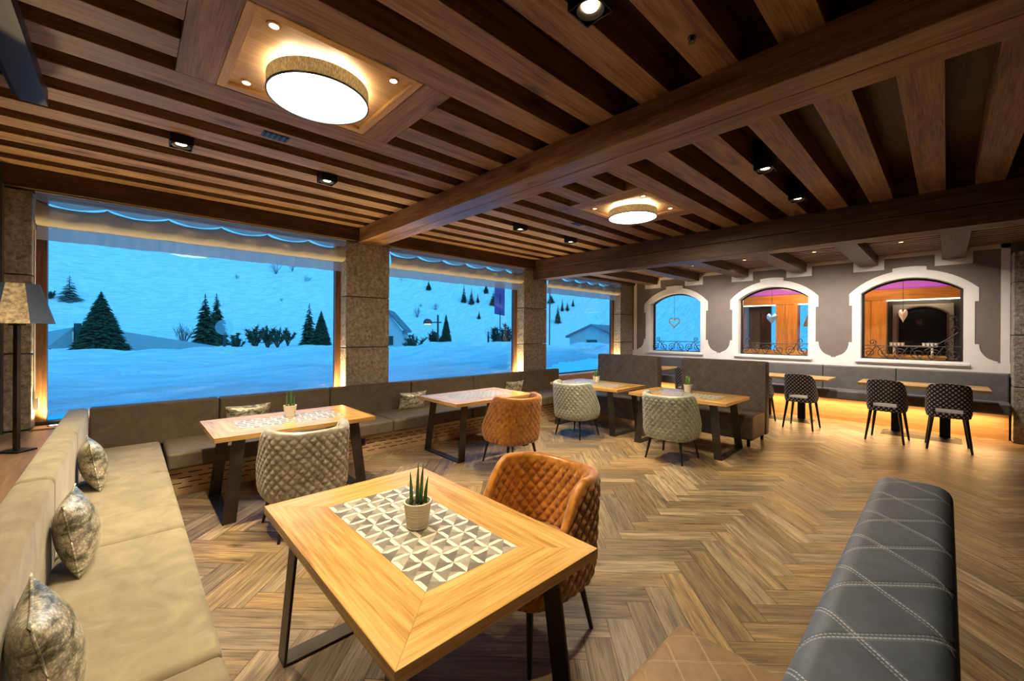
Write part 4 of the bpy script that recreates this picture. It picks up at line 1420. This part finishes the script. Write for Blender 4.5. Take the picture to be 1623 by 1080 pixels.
def hill_hit(px, py):
    """where a sight line over the snow bank meets the hillside"""
    k = (px - CXP) / F_PX; e = (Y0P - py) / F_PX
    d = 20.0
    while d < 260:
        if math.hypot((VX + RX * k) * d, (VY + RY * k) * d) > 46 and snow_z((VX + RX * k) * d, (VY + RY * k) * d) >= CAM_H + e * d: break
        d += 0.5
    return d
def conifer(px, d, top_px, w_px, lab, name='spruce_tree', dens=1.0, mat=None, base_z=None, ragged=0.25, grp='trees in the snow'):
    x, y = out_xy(px, d)
    z0 = snow_z(x, y) - 0.1 if base_z is None else base_z
    H = CAM_H + (Y0P - top_px) / F_PX * d - z0
    R = w_px / 2 / F_PX * d
    t = thing(name, lab, 'tree', (x, y, z0), 0, grp)
    rnd = random.Random(int(px * 7 + d))
    q = MB(); q.tube([(0, 0, 0), (0, 0, H * 0.97)], [H * 0.022 + 0.02, 0.01], 6); q.build('trunk', M['bark'], t)
    q = MB()
    nl = max(9, int(20 * dens))
    for i in range(nl):
        f = i / nl
        zc = H * (0.03 + 0.95 * f)
        rr = R * (1 - f) ** 0.85 + 0.03
        nb = max(6, int((16 * (1 - f) + 6) * dens))
        for k in range(nb):
            a = 2 * PI * k / nb + rnd.uniform(-0.3, 0.3)
            L = rr * rnd.uniform(1 - ragged, 1 + ragged * 0.4)
            wd = max(0.03, L * 0.26)
            dz = -min(L * rnd.uniform(0.15, 0.4), max(0.02, zc - 0.02))
            c, s = math.cos(a), math.sin(a)
            zz = zc + rnd.uniform(-0.5, 0.5) * H / nl
            tip = (L * c, L * s, zz + dz)
            mid = 0.55
            l_ = (L * mid * c - wd * s, L * mid * s + wd * c, zz + dz * 0.35 - wd * 0.3)
            r_ = (L * mid * c + wd * s, L * mid * s - wd * c, zz + dz * 0.35 - wd * 0.3)
            o = len(q.v)
            q.v += [(0, 0, zz + 0.02), l_, tip, r_, (L * mid * c, L * mid * s, zz + dz * 0.2 + wd * 0.25)]
            q.face((o, o + 1, o + 4)); q.face((o + 1, o + 2, o + 4)); q.face((o + 2, o + 3, o + 4)); q.face((o + 3, o, o + 4))
    o = len(q.v); q.v += [(0.04, 0, H * 0.93), (-0.02, 0.035, H * 0.93), (-0.02, -0.035, H * 0.93), (0, 0, H)]
    q.face((o, o + 1, o + 3)); q.face((o + 1, o + 2, o + 3)); q.face((o + 2, o, o + 3))
    q.build('foliage', mat or M['needle'], t, fix=False)
    return t
def bush(px, d, top_px, w_px, lab, name='pine_shrub', bare=False, mat=None, grp='shrubs in the snow', n=None, base_px=None):
    x, y = out_xy(px, d)
    z0 = snow_z(x, y) - 0.05
    if base_px is not None: z0 = CAM_H + (Y0P - base_px) / F_PX * d
    H = max(0.25, CAM_H + (Y0P - top_px) / F_PX * d - z0)
    R = w_px / 2 / F_PX * d
    t = thing(name, lab, 'shrub', (x, y, z0), 0, grp)
    rnd = random.Random(int(px * 13 + d * 3))
    q = MB(); lf = MB()
    n = n or (26 if bare else 16)
    for k in range(n):
        a = rnd.uniform(0, 2 * PI); e = rnd.uniform(0.2, 1.0)
        hx, hy, hz = R * e * math.cos(a), R * e * math.sin(a), H * rnd.uniform(0.6, 1.0) * (1 - 0.35 * e * e)
        path = [(0, 0, 0), (hx * 0.35, hy * 0.35, hz * 0.5), (hx * 0.8, hy * 0.8, hz * 0.85), (hx, hy, hz)]
        q.tube(path, [0.012 * H, 0.009 * H, 0.006 * H, 0.003 * H] if bare else [0.02 * H] * 4, 4)
        if bare:
            for m in range(4):
                f = rnd.uniform(0.4, 0.9)
                p = Vector((hx * f, hy * f, hz * f ** 0.7))
                q.tube([p, p + Vector((rnd.uniform(-1, 1) * R * 0.3, rnd.uniform(-1, 1) * R * 0.3, rnd.uniform(0.1, 0.3) * H))], [0.005 * H, 0.002 * H], 4)
        else:
            for m in range(34):
                f = rnd.uniform(0.35, 1.0)
                p = Vector((hx * f, hy * f, hz * f ** 0.75))
                dr = Vector((rnd.uniform(-1, 1), rnd.uniform(-1, 1), rnd.uniform(-0.2, 1.3))).normalized() * H * rnd.uniform(0.1, 0.2)
                sd = dr.cross(Vector((rnd.uniform(-1, 1), rnd.uniform(-1, 1), rnd.uniform(-1, 1)))).normalized() * H * 0.022
                o = len(lf.v); lf.v += [tuple(p - sd), tuple(p + sd), tuple(p + dr)]
                lf.face((o, o + 1, o + 2))
    q.build('stems', M['twig'] if bare else M['bark'], t); tag(t.children[-1], kind='stuff')
    if not bare:
        lf.build('needles', mat or M['needle2'], t, fix=False); tag(t.children[-1], kind='stuff')
    return t
conifer(160, 22, 464, 82, 'broad dark spruce seen through the left of the widest window', dens=2.2, ragged=0.15)
conifer(110, hill_hit(110, 484), 440, 34, 'thin bare larch standing alone high at the left', 'larch_tree', dens=0.6, mat=M['twig'], ragged=0.4)
conifer(325, 32, 467, 44, 'taller left twin of the paired spruces behind the globe lamp', dens=1.5, ragged=0.4)
conifer(343, 37, 466, 40, 'right twin of the paired spruces behind the globe lamp', dens=1.5, ragged=0.4)
conifer(490, 38, 481, 32, 'slim ragged spruce at the right of the widest window', dens=1.1, ragged=0.5)
conifer(509, 28, 493, 40, 'dense dark spruce at the right edge of the widest window', dens=1.9, ragged=0.15)
bush(291, 30, 512, 36, 'bare leafless bush left of the paired spruces', 'bare_bush', True)
bush(376, 22, 528, 40, 'low rounded pine shrub right of the globe lamp')
bush(405, 25.5, 515, 34, 'tufted pine shrub, tallest of the row right of the globe lamp')
bush(424, 29, 515, 26, 'tufted pine shrub, second of the row right of the globe lamp')
bush(440, 32.5, 519, 28, 'tufted pine shrub, third of the row right of the globe lamp')
bush(456, 36, 521, 26, 'tufted pine shrub at the right end of the row')
bush(80, hill_hit(80, 482), 463, 18, 'small dark pine shrub at the very left of the slope', base_px=482)
# sparse shrubs up the slope, seen through the wide window
for (px, top, base, w, nm) in ((437, 416, 437, 26, 'large bare shrub under the blind'), (463, 418, 433, 16, 'pale bare shrub under the blind'), (484, 436, 452, 24, 'spread bare shrub high at the right'),
                               (375, 436, 446, 12, 'small bare shrub high in the middle of the slope'), (437, 457, 464, 12, 'tiny bare shrub in the middle of the row'), (446, 474, 480, 11, 'lowest tiny shrub on the slope')):
    bush(px, hill_hit(px, base), top, w, nm + ' on the snowy hill', 'bare_bush', True, grp='bushes up the hill', n=14, base_px=base)
# second window
conifer(707, 26, 498, 27, 'sharp dark cone-shaped spruce behind the snow mound', dens=2.2, ragged=0.12)
bush(658, 23, 524, 44, 'round dark pine shrub beside the small house')
bush(690, 29, 518, 22, 'small ragged pine shrub beside the barn lamp')
bush(788, 26, 515, 26, 'dark pine shrub under the purple flag')
bush(803, 30, 513, 24, 'dark pine shrub at the edge of the second window')
for (px, top, base, w, nm) in ((735, 450, 481, 12, 'tall dark spruce on the hill, left of a pair'), (747, 457, 484, 12, 'bushy dark spruce on the hill, right of a pair'), (757, 466, 482, 8, 'short spruce beside the pair on the hill'),
                               (679, 445, 461, 11, 'small spruce alone high on the hill'), (782, 460, 486, 18, 'dark spruce left of the purple flag'), (759, 494, 507, 8, 'tiny cone spruce low on the slope'), (770, 450, 466, 12, 'spruce top just under the blind')):
    d = hill_hit(px, base)
    conifer(px, d, top, w, nm, dens=0.8, base_z=CAM_H + (Y0P - base) / F_PX * d, grp='spruces up the hill', ragged=0.25)
for (px, top, base, w, nm) in ((661, 484, 506, 20, 'pale bare bush on the slope above the barn lamp'), (690, 479, 495, 14, 'bare bush behind the lamp pole'), (667, 481, 489, 10, 'small bare bush high on the slope'), (637, 440, 448, 18, 'low bush under the blind of the second window')):
    bush(px, hill_hit(px, base), top, w, nm, 'bare_bush', True, grp='bushes up the hill', n=14, base_px=base)
# third window
for (px, top, base, w, nm) in ((884, 483, 513, 14, 'broad dark spruce in the far window'), (891, 473, 495, 7, 'slim spruce in the far window'), (899, 478, 495, 9, 'spruce right of the slim one in the far window'), (908, 473, 486, 6, 'thin spruce alone in the far window'), (873, 467, 480, 14, 'spruce crown at the left of the far window')):
    conifer(px, hill_hit(px, base), top, w, nm, dens=0.9, base_z=CAM_H + (Y0P - base) / F_PX * hill_hit(px, base), grp='spruces up the hill', ragged=0.25)

# ---- lamps, flag, houses outside
def oz(py, d): return CAM_H + (Y0P - py) / F_PX * d
x, y = out_xy(356, 17)
g = thing('globe_lamp', 'clear globe street lamp on a post in the snow, widest window', 'street lamp', (x, y, 1.0), 0, None)
q = MB(); q.tube([(0, 0, -0.3), (0, 0, oz(531, 17) - 1.0)], 0.055, 10); q.build('post', M['vent'], g)
q = MB(); R_ = 12.5 / F_PX * 17; zc = oz(522, 17) - 1.0
q.lathe([(R_ * math.sin(PI * k / 16), zc - R_ * math.cos(PI * k / 16)) for k in range(17)], 28); q.build('globe', M['globe'], g, smooth=True)
x, y = out_xy(774, 19)
g2 = thing('globe_lamp', 'small globe lamp on a post left of the purple flag', 'street lamp', (x, y, 1.0), 0, None)
q = MB(); q.tube([(0, 0, -0.3), (0, 0, oz(526, 19) - 1.0)], 0.045, 10); q.build('post', M['vent'], g2)
q = MB(); R_ = 6.3 / F_PX * 19; zc = oz(526.5, 19) - 1.0
q.lathe([(R_ * math.sin(PI * k / 14), zc - R_ * math.cos(PI * k / 14)) for k in range(15)], 24); q.build('globe', M['globe'], g2, smooth=True)
x, y = out_xy(694, 22)
bl = thing('barn_lamp', 'red dome lamp on a dark post above the snow mound', 'street lamp', (x, y, 0.8), YAW)
zc = oz(512, 22) - 0.8
q = MB(); q.tube([(0, 0, -0.3), (0, 0, zc + 0.4)], 0.05, 8); q.tube([(-0.32, 0, zc), (0.2, 0, zc)], 0.03, 8); q.build('post', M['vent'], bl)
q = MB(); q.lathe([(0.0, zc + 0.2), (0.14, zc + 0.17), (0.22, zc + 0.06), (0.24, zc - 0.08), (0.0, zc - 0.06)], 24, (-0.55, 0, 0)); q.build('dome_shade', M['red'], bl, smooth=False)
q = MB(); q.lathe([(0.0, zc - 0.1), (0.17, zc - 0.1), (0.17, zc - 0.085), (0.0, zc - 0.085)], 20, (-0.55, 0, 0)); q.build('lamp_glass', M['bulbdim'], bl)
x, y = out_xy(792.5, 20)
fg = thing('banner_flag', 'tall purple banner on a pole at the right of the second window', 'flag', (x, y, 0.8), YAW)
q = MB(); q.tube([(0, 0, 0), (0, 0, oz(445, 20) - 0.8)], 0.025, 8); q.build('pole', M['vent'], fg)
q = MB(); nz_ = 14
za, zb2 = oz(501, 20) - 0.8, oz(448, 20) - 0.8
for side in (0, 1):
    for k in range(nz_ + 1):
        z = za + (zb2 - za) * k / nz_
        for u in (0, 0.5, 1):
            q.v.append((-0.28 + 0.5 * u, 0.05 * math.sin(k * 0.9 + u * 3) + side * 0.012, z + (0.1 * (1 - u) if k == 0 else 0)))
for side in (0, 1):
    for k in range(nz_):
        for u in (0, 1):
            o = side * (nz_ + 1) * 3 + k * 3 + u
            f = (o, o + 1, o + 4, o + 3); q.face(f if side else f[::-1])
q.build('banner', M['purple'], fg, smooth=True)
x, y = out_xy(871, 20)
fp = thing('flag_pole', 'thin bare pole at the left of the far window', 'pole', (x, y, 0.6))
q = MB(); q.tube([(0, 0, 0), (0, 0, oz(460, 20) - 0.6)], 0.03, 8); q.build('mast', M['vent'], fp)
q = MB(); q.lathe([(0, 0), (0.045, 0.02), (0.045, 0.06), (0, 0.09)], 10, (0, 0, oz(460, 20) - 0.6)); q.build('finial', M['steel'], fp)
def house(px, d, w, h, roof_h, dep, lab, yaw, zb=0.3):
    x, y = out_xy(px, d)
    t = thing('house', lab, 'house', (x, y, zb), yaw)
    boxo('walls', -w / 2, w / 2, 0, dep, -0.5, h, M['housewall'], t)
    q = MB(); ov = 0.25
    for (s0) in (-1, 1):
        q.hexa([(s0 * (w / 2 + ov), -ov, h - 0.15), (0, -ov, h + roof_h), (0, dep + ov, h + roof_h), (s0 * (w / 2 + ov), dep + ov, h - 0.15),
                (s0 * (w / 2 + ov), -ov, h), (0, -ov, h + roof_h + 0.15), (0, dep + ov, h + roof_h + 0.15), (s0 * (w / 2 + ov), dep + ov, h)])
    q.build('roof', M['roof'], t)
    q = MB(); q.poly([(-w / 2, -0.002, h), (w / 2, -0.002, h), (0, -0.002, h + roof_h)]); q.build('gable', M['housewall'], t)
    boxo('window_panel', -0.4, 0.4, -0.03, 0.0, h * 0.35, h * 0.75, M['vent'], t)
    return t
d = 26
house(613, d, 1.9, oz(525, d) - 0.3, 1.2, 3.5, 'small pale house with a steep dark roof, left edge of the second window', YAW + 0.15)
d = 30
house(938, d, 3.4, oz(532, d) - 0.3, 0.72, 5, 'low cabin with a gabled roof, half buried in snow, far window', YAW - 0.5)
# grey marquee roofs
def tent(px0, px1, d, ytop0, ytop1, ybase, lab):
    x0, y0 = out_xy(px0, d); x1, y1 = out_xy(px1, d)
    t = thing('tent_roof', lab, 'tent', ((x0 + x1) / 2, (y0 + y1) / 2, 0), YAW)
    h = (px1 - px0) / 2 / F_PX * d
    zt0, zt1, zb_ = oz(ytop0, d), oz(ytop1, d), oz(ybase, d)
    q = MB()
    q.hexa([(-h, -1.5, zb_), (h, -1.5, zb_), (h, 1.5, zb_), (-h, 1.5, zb_), (-h, -0.05, zt0), (h, -0.05, zt1), (h, 0.05, zt1), (-h, 0.05, zt0)])
    q.build('canopy', M['tent'], t)
    q = MB(); q.tube([(-h + 0.2, 0, zb_), (-h + 0.2, 0, -0.2)], 0.04, 8); q.tube([(h - 0.2, 0, zb_), (h - 0.2, 0, -0.2)], 0.04, 8); q.build('posts', M['vent'], t)
    return t
tent(74, 118, 24, 531, 523, 556, 'grey tent roof at the far left beyond the snow bank')
tent(196, 350, 26, 530, 554, 558, 'long grey tent roof between the broad spruce and the globe lamp')
ch = thing('chimney_stack', 'dark narrow chimney left of the broad spruce', 'chimney', (*out_xy(123, 24), 0.2), YAW)
boxo('stack', -0.11, 0.11, -0.11, 0.11, 0, oz(517, 24) - 0.2, M['vent'], ch)
boxo('snow_cap', -0.34, -0.12, -0.12, 0.12, 0.0, oz(530, 24) - 0.2, M['snow'], ch)

# ================================================================== ROOM BEYOND THE ARCHES
R2Y = 12.5
rm = struct_root('floor_2')
fl2 = boxo('boards', -3.9, 4.0, YB + DEP, R2Y + 3, -0.05, 0.0, M['ply'], rm, grain=0)
tag(boxo('wall_beyond_left', -4.1, -4.02, R2Y, R2Y + 3, 0, 3.3, M['roomwood'], grain=2), kind='structure')
tag(boxo('ceiling_2', -4.1, 4.0, YB + DEP, R2Y + 3, 2.95, 3.0, M['roomwood'], grain=0), kind='structure')
wl = struct_root('wall_beyond')
for a, d in ((-3.10, -2.68), (-1.80, -1.0), (0.9, 4.0)):
    n = max(2, int((d - a) / 0.2))
    for k in range(n):
        xa = a + (d - a) * k / n
        boxo('wall_plank', xa + 0.004, xa + (d - a) / n - 0.004, R2Y, R2Y + 0.05, 0, 2.42, M['roomwood'], wl, grain=2)
boxo('lintel', -4.02, 4.0, R2Y - 0.03, R2Y + 0.06, 2.42, 2.66, M['roomwood'], wl, grain=0)
boxo('cove_back', -4.02, 4.0, R2Y + 0.3, R2Y + 0.34, 2.6, 2.95, M['covewhite'], wl)
for x in (-2.68, -1.0):
    boxo('door_jamb', x, x + 0.07, R2Y - 0.05, R2Y + 0.25, 0, 2.42, M['roomwood'], wl, grain=2)
boxo('cove_light', -4.0, 4.0, R2Y + 0.08, R2Y + 0.28, 2.665, 2.675, M['mauve'], wl)
for (a, d, nm) in ((-3.98, -3.11, 'over the blue opening behind the middle arch'), (-2.6, -1.81, 'over the right opening behind the middle arch'), (-0.93, 0.89, 'over the dark opening behind the rightmost arch')):
    e = boxo('led_line', a, d, R2Y - 0.02, R2Y + 0.0, 2.395, 2.418, emit('white_led', (1, 0.86, 0.62), 5))
    tag(e, 'thin white light line %s' % nm, 'light')
# curtain panels in the blue opening
gp = boxo('curtain_panel', -3.95, -3.62, R2Y + 0.7, R2Y + 0.74, 0, 2.5, M['leather2']); tag(gp, 'grey curtain panel in the blue opening behind the middle arch', 'curtain')
gp = boxo('curtain_panel', -3.60, -3.36, R2Y + 0.6, R2Y + 0.64, 0, 2.5, M['beamdk'], grain=2); tag(gp, 'dark brown door edge in the blue opening behind the middle arch', 'door')
# dark niche with an arched mirror
tag(boxo('wall_niche', -1.8, 1.6, R2Y + 1.0, R2Y + 1.1, 0, 2.95, M['darkwall']), kind='structure')
mi = thing('arched_mirror', 'dark arched mirror in the room behind the rightmost arch', 'mirror', (-0.39, R2Y + 0.97, 0))
def arch_poly(hw, z0, zs, r, n=20):
    return [(-hw, z0)] + [(-hw + 2 * hw * k / n, zs + arc(-hw + 2 * hw * k / n, hw, r)) for k in range(n + 1)] + [(hw, z0)]
q = MB(); P_ = arch_poly(0.395, 1.0, 2.13, 0.16); o = len(q.v)
q.v += [(x, -0.045, z) for x, z in P_] + [(x, -0.03, z) for x, z in P_]; n = len(P_)
q.face(range(n))
for i in range(n): j = (i + 1) % n; q.face((i, n + i, n + j, j))
q.build('glass', plain('dark_mirror', (0.01, 0.01, 0.012), 0.05, 0.0, 0.6), mi)
boxo('surround', -0.5, 0.5, -0.028, 0.03, 0.9, 2.36, M['seatgrey'], mi)
q = MB(); Pi, Po = arch_poly(0.395, 1.0, 2.13, 0.16), arch_poly(0.425, 0.97, 2.145, 0.175)
n = len(Pi)
for i in range(n):
    j = (i + 1) % n
    q.hexa([(Po[i][0], -0.06, Po[i][1]), (Po[j][0], -0.06, Po[j][1]), (Po[j][0], -0.028, Po[j][1]), (Po[i][0], -0.028, Po[i][1]),
            (Pi[i][0], -0.06, Pi[i][1]), (Pi[j][0], -0.06, Pi[j][1]), (Pi[j][0], -0.028, Pi[j][1]), (Pi[i][0], -0.028, Pi[i][1])])
q.build('frame', M['beamdk'], mi)
strip_light('niche_glow', (-0.39, R2Y + 0.8, 2.6), 0.9, 0.05, 6, (math.radians(20), 0, 0), (1, 0.8, 0.55))
# sideboard with cups and a table
sb = thing('serving_table', 'wooden serving table behind the rightmost arch', 'table', (-0.45, 11.95, 0))
boxo('tabletop', -0.48, 0.46, -0.25, 0.25, 1.18, 1.215, M['roomwood'], sb, grain=0)
boxo('front_panel', -0.46, 0.44, -0.22, -0.19, 0.0, 1.18, M['roomwood'], sb, grain=0)
ty = thing('serving_tray', 'pale tray holding two rows of cups behind the rightmost arch', 'tray', (-0.48, 11.9, 1.215))
boxo('tray_base', -0.36, 0.36, -0.12, 0.12, 0.18, 0.2, M['white'], ty); 
for s in (-1, 1): boxo('tray_foot', s * 0.28 - 0.015, s * 0.28 + 0.015, -0.08, 0.08, 0.0, 0.18, M['white'], ty)
cup = thing('cup', '', 'cup')
q = MB(); q.lathe([(0, 0), (0.02, 0), (0.027, 0.06), (0.025, 0.06), (0.018, 0.006), (0, 0.006)], 14); q.build('body', M['white'], cup)
k = 0
for gx, nm in ((-0.24, 'left'), (0.25, 'right')):
    for i in range(4):
        for j in range(2):
            o = cup if k == 0 else copy_tree(cup)
            o.location = (-0.48 + gx + (i - 1.5) * 0.058, 11.86 + j * 0.07, 1.415)
            tag(o, 'white cup in the %s cluster on the pale tray' % nm, 'cup', 'cups in the %s cluster on the tray' % nm); k += 1
# floor lamp and ledge behind the middle arch
tag(boxo('service_counter', -3.8, -2.1, 11.9, 12.2, 0.0, 1.24, M['roomwood'], grain=0), 'orange wood counter behind the middle arch', 'counter')
dl = thing('floor_lamp', 'small lamp with a pale shade seen through the middle arch', 'lamp', (-2.42, 13.1, 0))
q = MB(); q.tube([(0, 0, 0), (0, 0, 2.0)], 0.012, 8); q.lathe([(0, 0), (0.12, 0), (0.12, 0.02), (0, 0.02)], 20); q.build('stand', M['black'], dl)
q = MB(); q.lathe([(0.2, 1.85), (0.1, 2.15), (0.095, 2.15), (0.195, 1.85)], 24); q.build('lamp_shade', M['shade'], dl)
point('lamp_bulb', (-2.42, 13.1, 1.95), 6, WARM, 0.03, dl)
point('room_light', (-2.6, 11.4, 2.6), 55, (1, 0.6, 0.25), 0.15)
point('room_light', (-0.9, 11.3, 2.7), 28, (1, 0.6, 0.25), 0.15)
strip_light('cove_glow', (0, R2Y + 0.18, 2.69), 7.5, 0.15, 12, (PI, 0, 0), (0.55, 0.02, 0.62))

# ---- wrought iron scrolls and hanging hearts in the arched windows
def spiral(cx, cz, r, turns, a0, s=1, n=26):
    return [(cx + r * (1 - 0.8 * k / n) * math.cos(a0 + s * turns * 2 * PI * k / n), 0, cz + r * (1 - 0.8 * k / n) * math.sin(a0 + s * turns * 2 * PI * k / n)) for k in range(n + 1)]
for i, c in enumerate(CXW):
    nm = ['leftmost', 'middle', 'rightmost'][i]
    g = thing('window_grille', 'black wrought-iron scroll rail inside the %s arched window' % nm, 'grille', (c, YB + 0.13, 0), 0, None)
    rr = 0.008
    q = MB()
    q.tube([(-0.64, 0, SILL + 0.27), (0.64, 0, SILL + 0.27)], rr, 6)
    q.tube([(-0.64, 0, SILL + 0.012), (0.64, 0, SILL + 0.012)], rr, 6)
    q.build('rail', M['iron'], g)
    nS = 6
    for k in range(nS):
        cx = -0.55 + 1.1 * k / (nS - 1)
        q = MB()
        s = 1 if k % 2 else -1
        q.tube(spiral(cx, SILL + 0.135, 0.105, 1.6, PI / 2 * s, s), rr, 6)
        q.tube([(cx + s * 0.1, 0, SILL + 0.012), (cx + s * 0.02, 0, SILL + 0.06), (cx - s * 0.1, 0, SILL + 0.26)], rr, 6)
        q.build('scroll', M['iron'], g)
    for s in ((-1, 1) if i != 0 else (-1, 1)):
        q = MB(); q.tube(spiral(s * 0.5, SILL + 0.33, 0.06, 1.4, -PI / 2, -s), rr, 6); q.build('scroll', M['iron'], g)
    if i == 2:
        q = MB(); q.tube(spiral(0.52, SILL + 0.75, 0.07, 1.3, -0.5, 1), rr * 1.2, 6); q.build('scroll', M['iron'], g)
        q = MB(); q.tube([(0.2, 0, SILL + 0.2), (0.35, 0, SILL + 0.3), (0.5, 0, SILL + 0.42), (0.6, 0, SILL + 0.52)], rr * 1.2, 6); q.build('scroll', M['iron'], g)
        q = MB(); q.tube(spiral(0.55, SILL + 0.58, 0.05, 1.0, 0, 1), rr * 1.2, 6); q.build('scroll', M['iron'], g)
    hx = [-0.05, -0.02, -0.08][i]
    ztop_ = SPR + arc(hx, HW, RISE) - 0.037
    h = thing('heart_ornament', ['gold wire heart hanging in the leftmost arched window', 'blue-silver heart hanging in the middle arched window', 'folded copper heart hanging in the rightmost arched window'][i], 'ornament', (c + hx, YB + 0.11, 0))
    zc = [1.93, 1.99, 2.0][i]
    q = MB(); q.tube([(0, 0, ztop_), (0, 0, zc + 0.05)], 0.004, 6); q.build('hanger', M['iron'], h)
    q = MB(); pts = []
    sz = 0.0085
    for k in range(33):
        t = 2 * PI * k / 32
        pts.append((16 * math.sin(t) ** 3 * sz, 0.0, zc + (13 * math.cos(t) - 5 * math.cos(2 * t) - 2 * math.cos(3 * t) - math.cos(4 * t)) * sz))
    mh = [plain('gold_wire', (0.6, 0.36, 0.1), 0.35, 0.8), plain('blue_silver', (0.3, 0.5, 0.6), 0.25, 0.8), plain('copper_leaf', (0.62, 0.36, 0.24), 0.4, 0.5)][i]
    if i == 0:
        q.tube(pts, 0.014, 6, cap=False)
    else:
        o = len(q.v); wid = 0.45 if i == 2 else 0.75
        q.v += [(p[0] * wid, 0, p[2]) for p in pts[:-1]]; n = len(pts) - 1
        cA = len(q.v); q.v += [(0, -0.04, zc + 0.02), (0, 0.04, zc + 0.02)]
        for k in range(n):
            q.face((o + k, o + (k + 1) % n, cA)); q.face((o + (k + 1) % n, o + k, cA + 1))
    q.build('heart', mh, h, smooth=(i == 0))
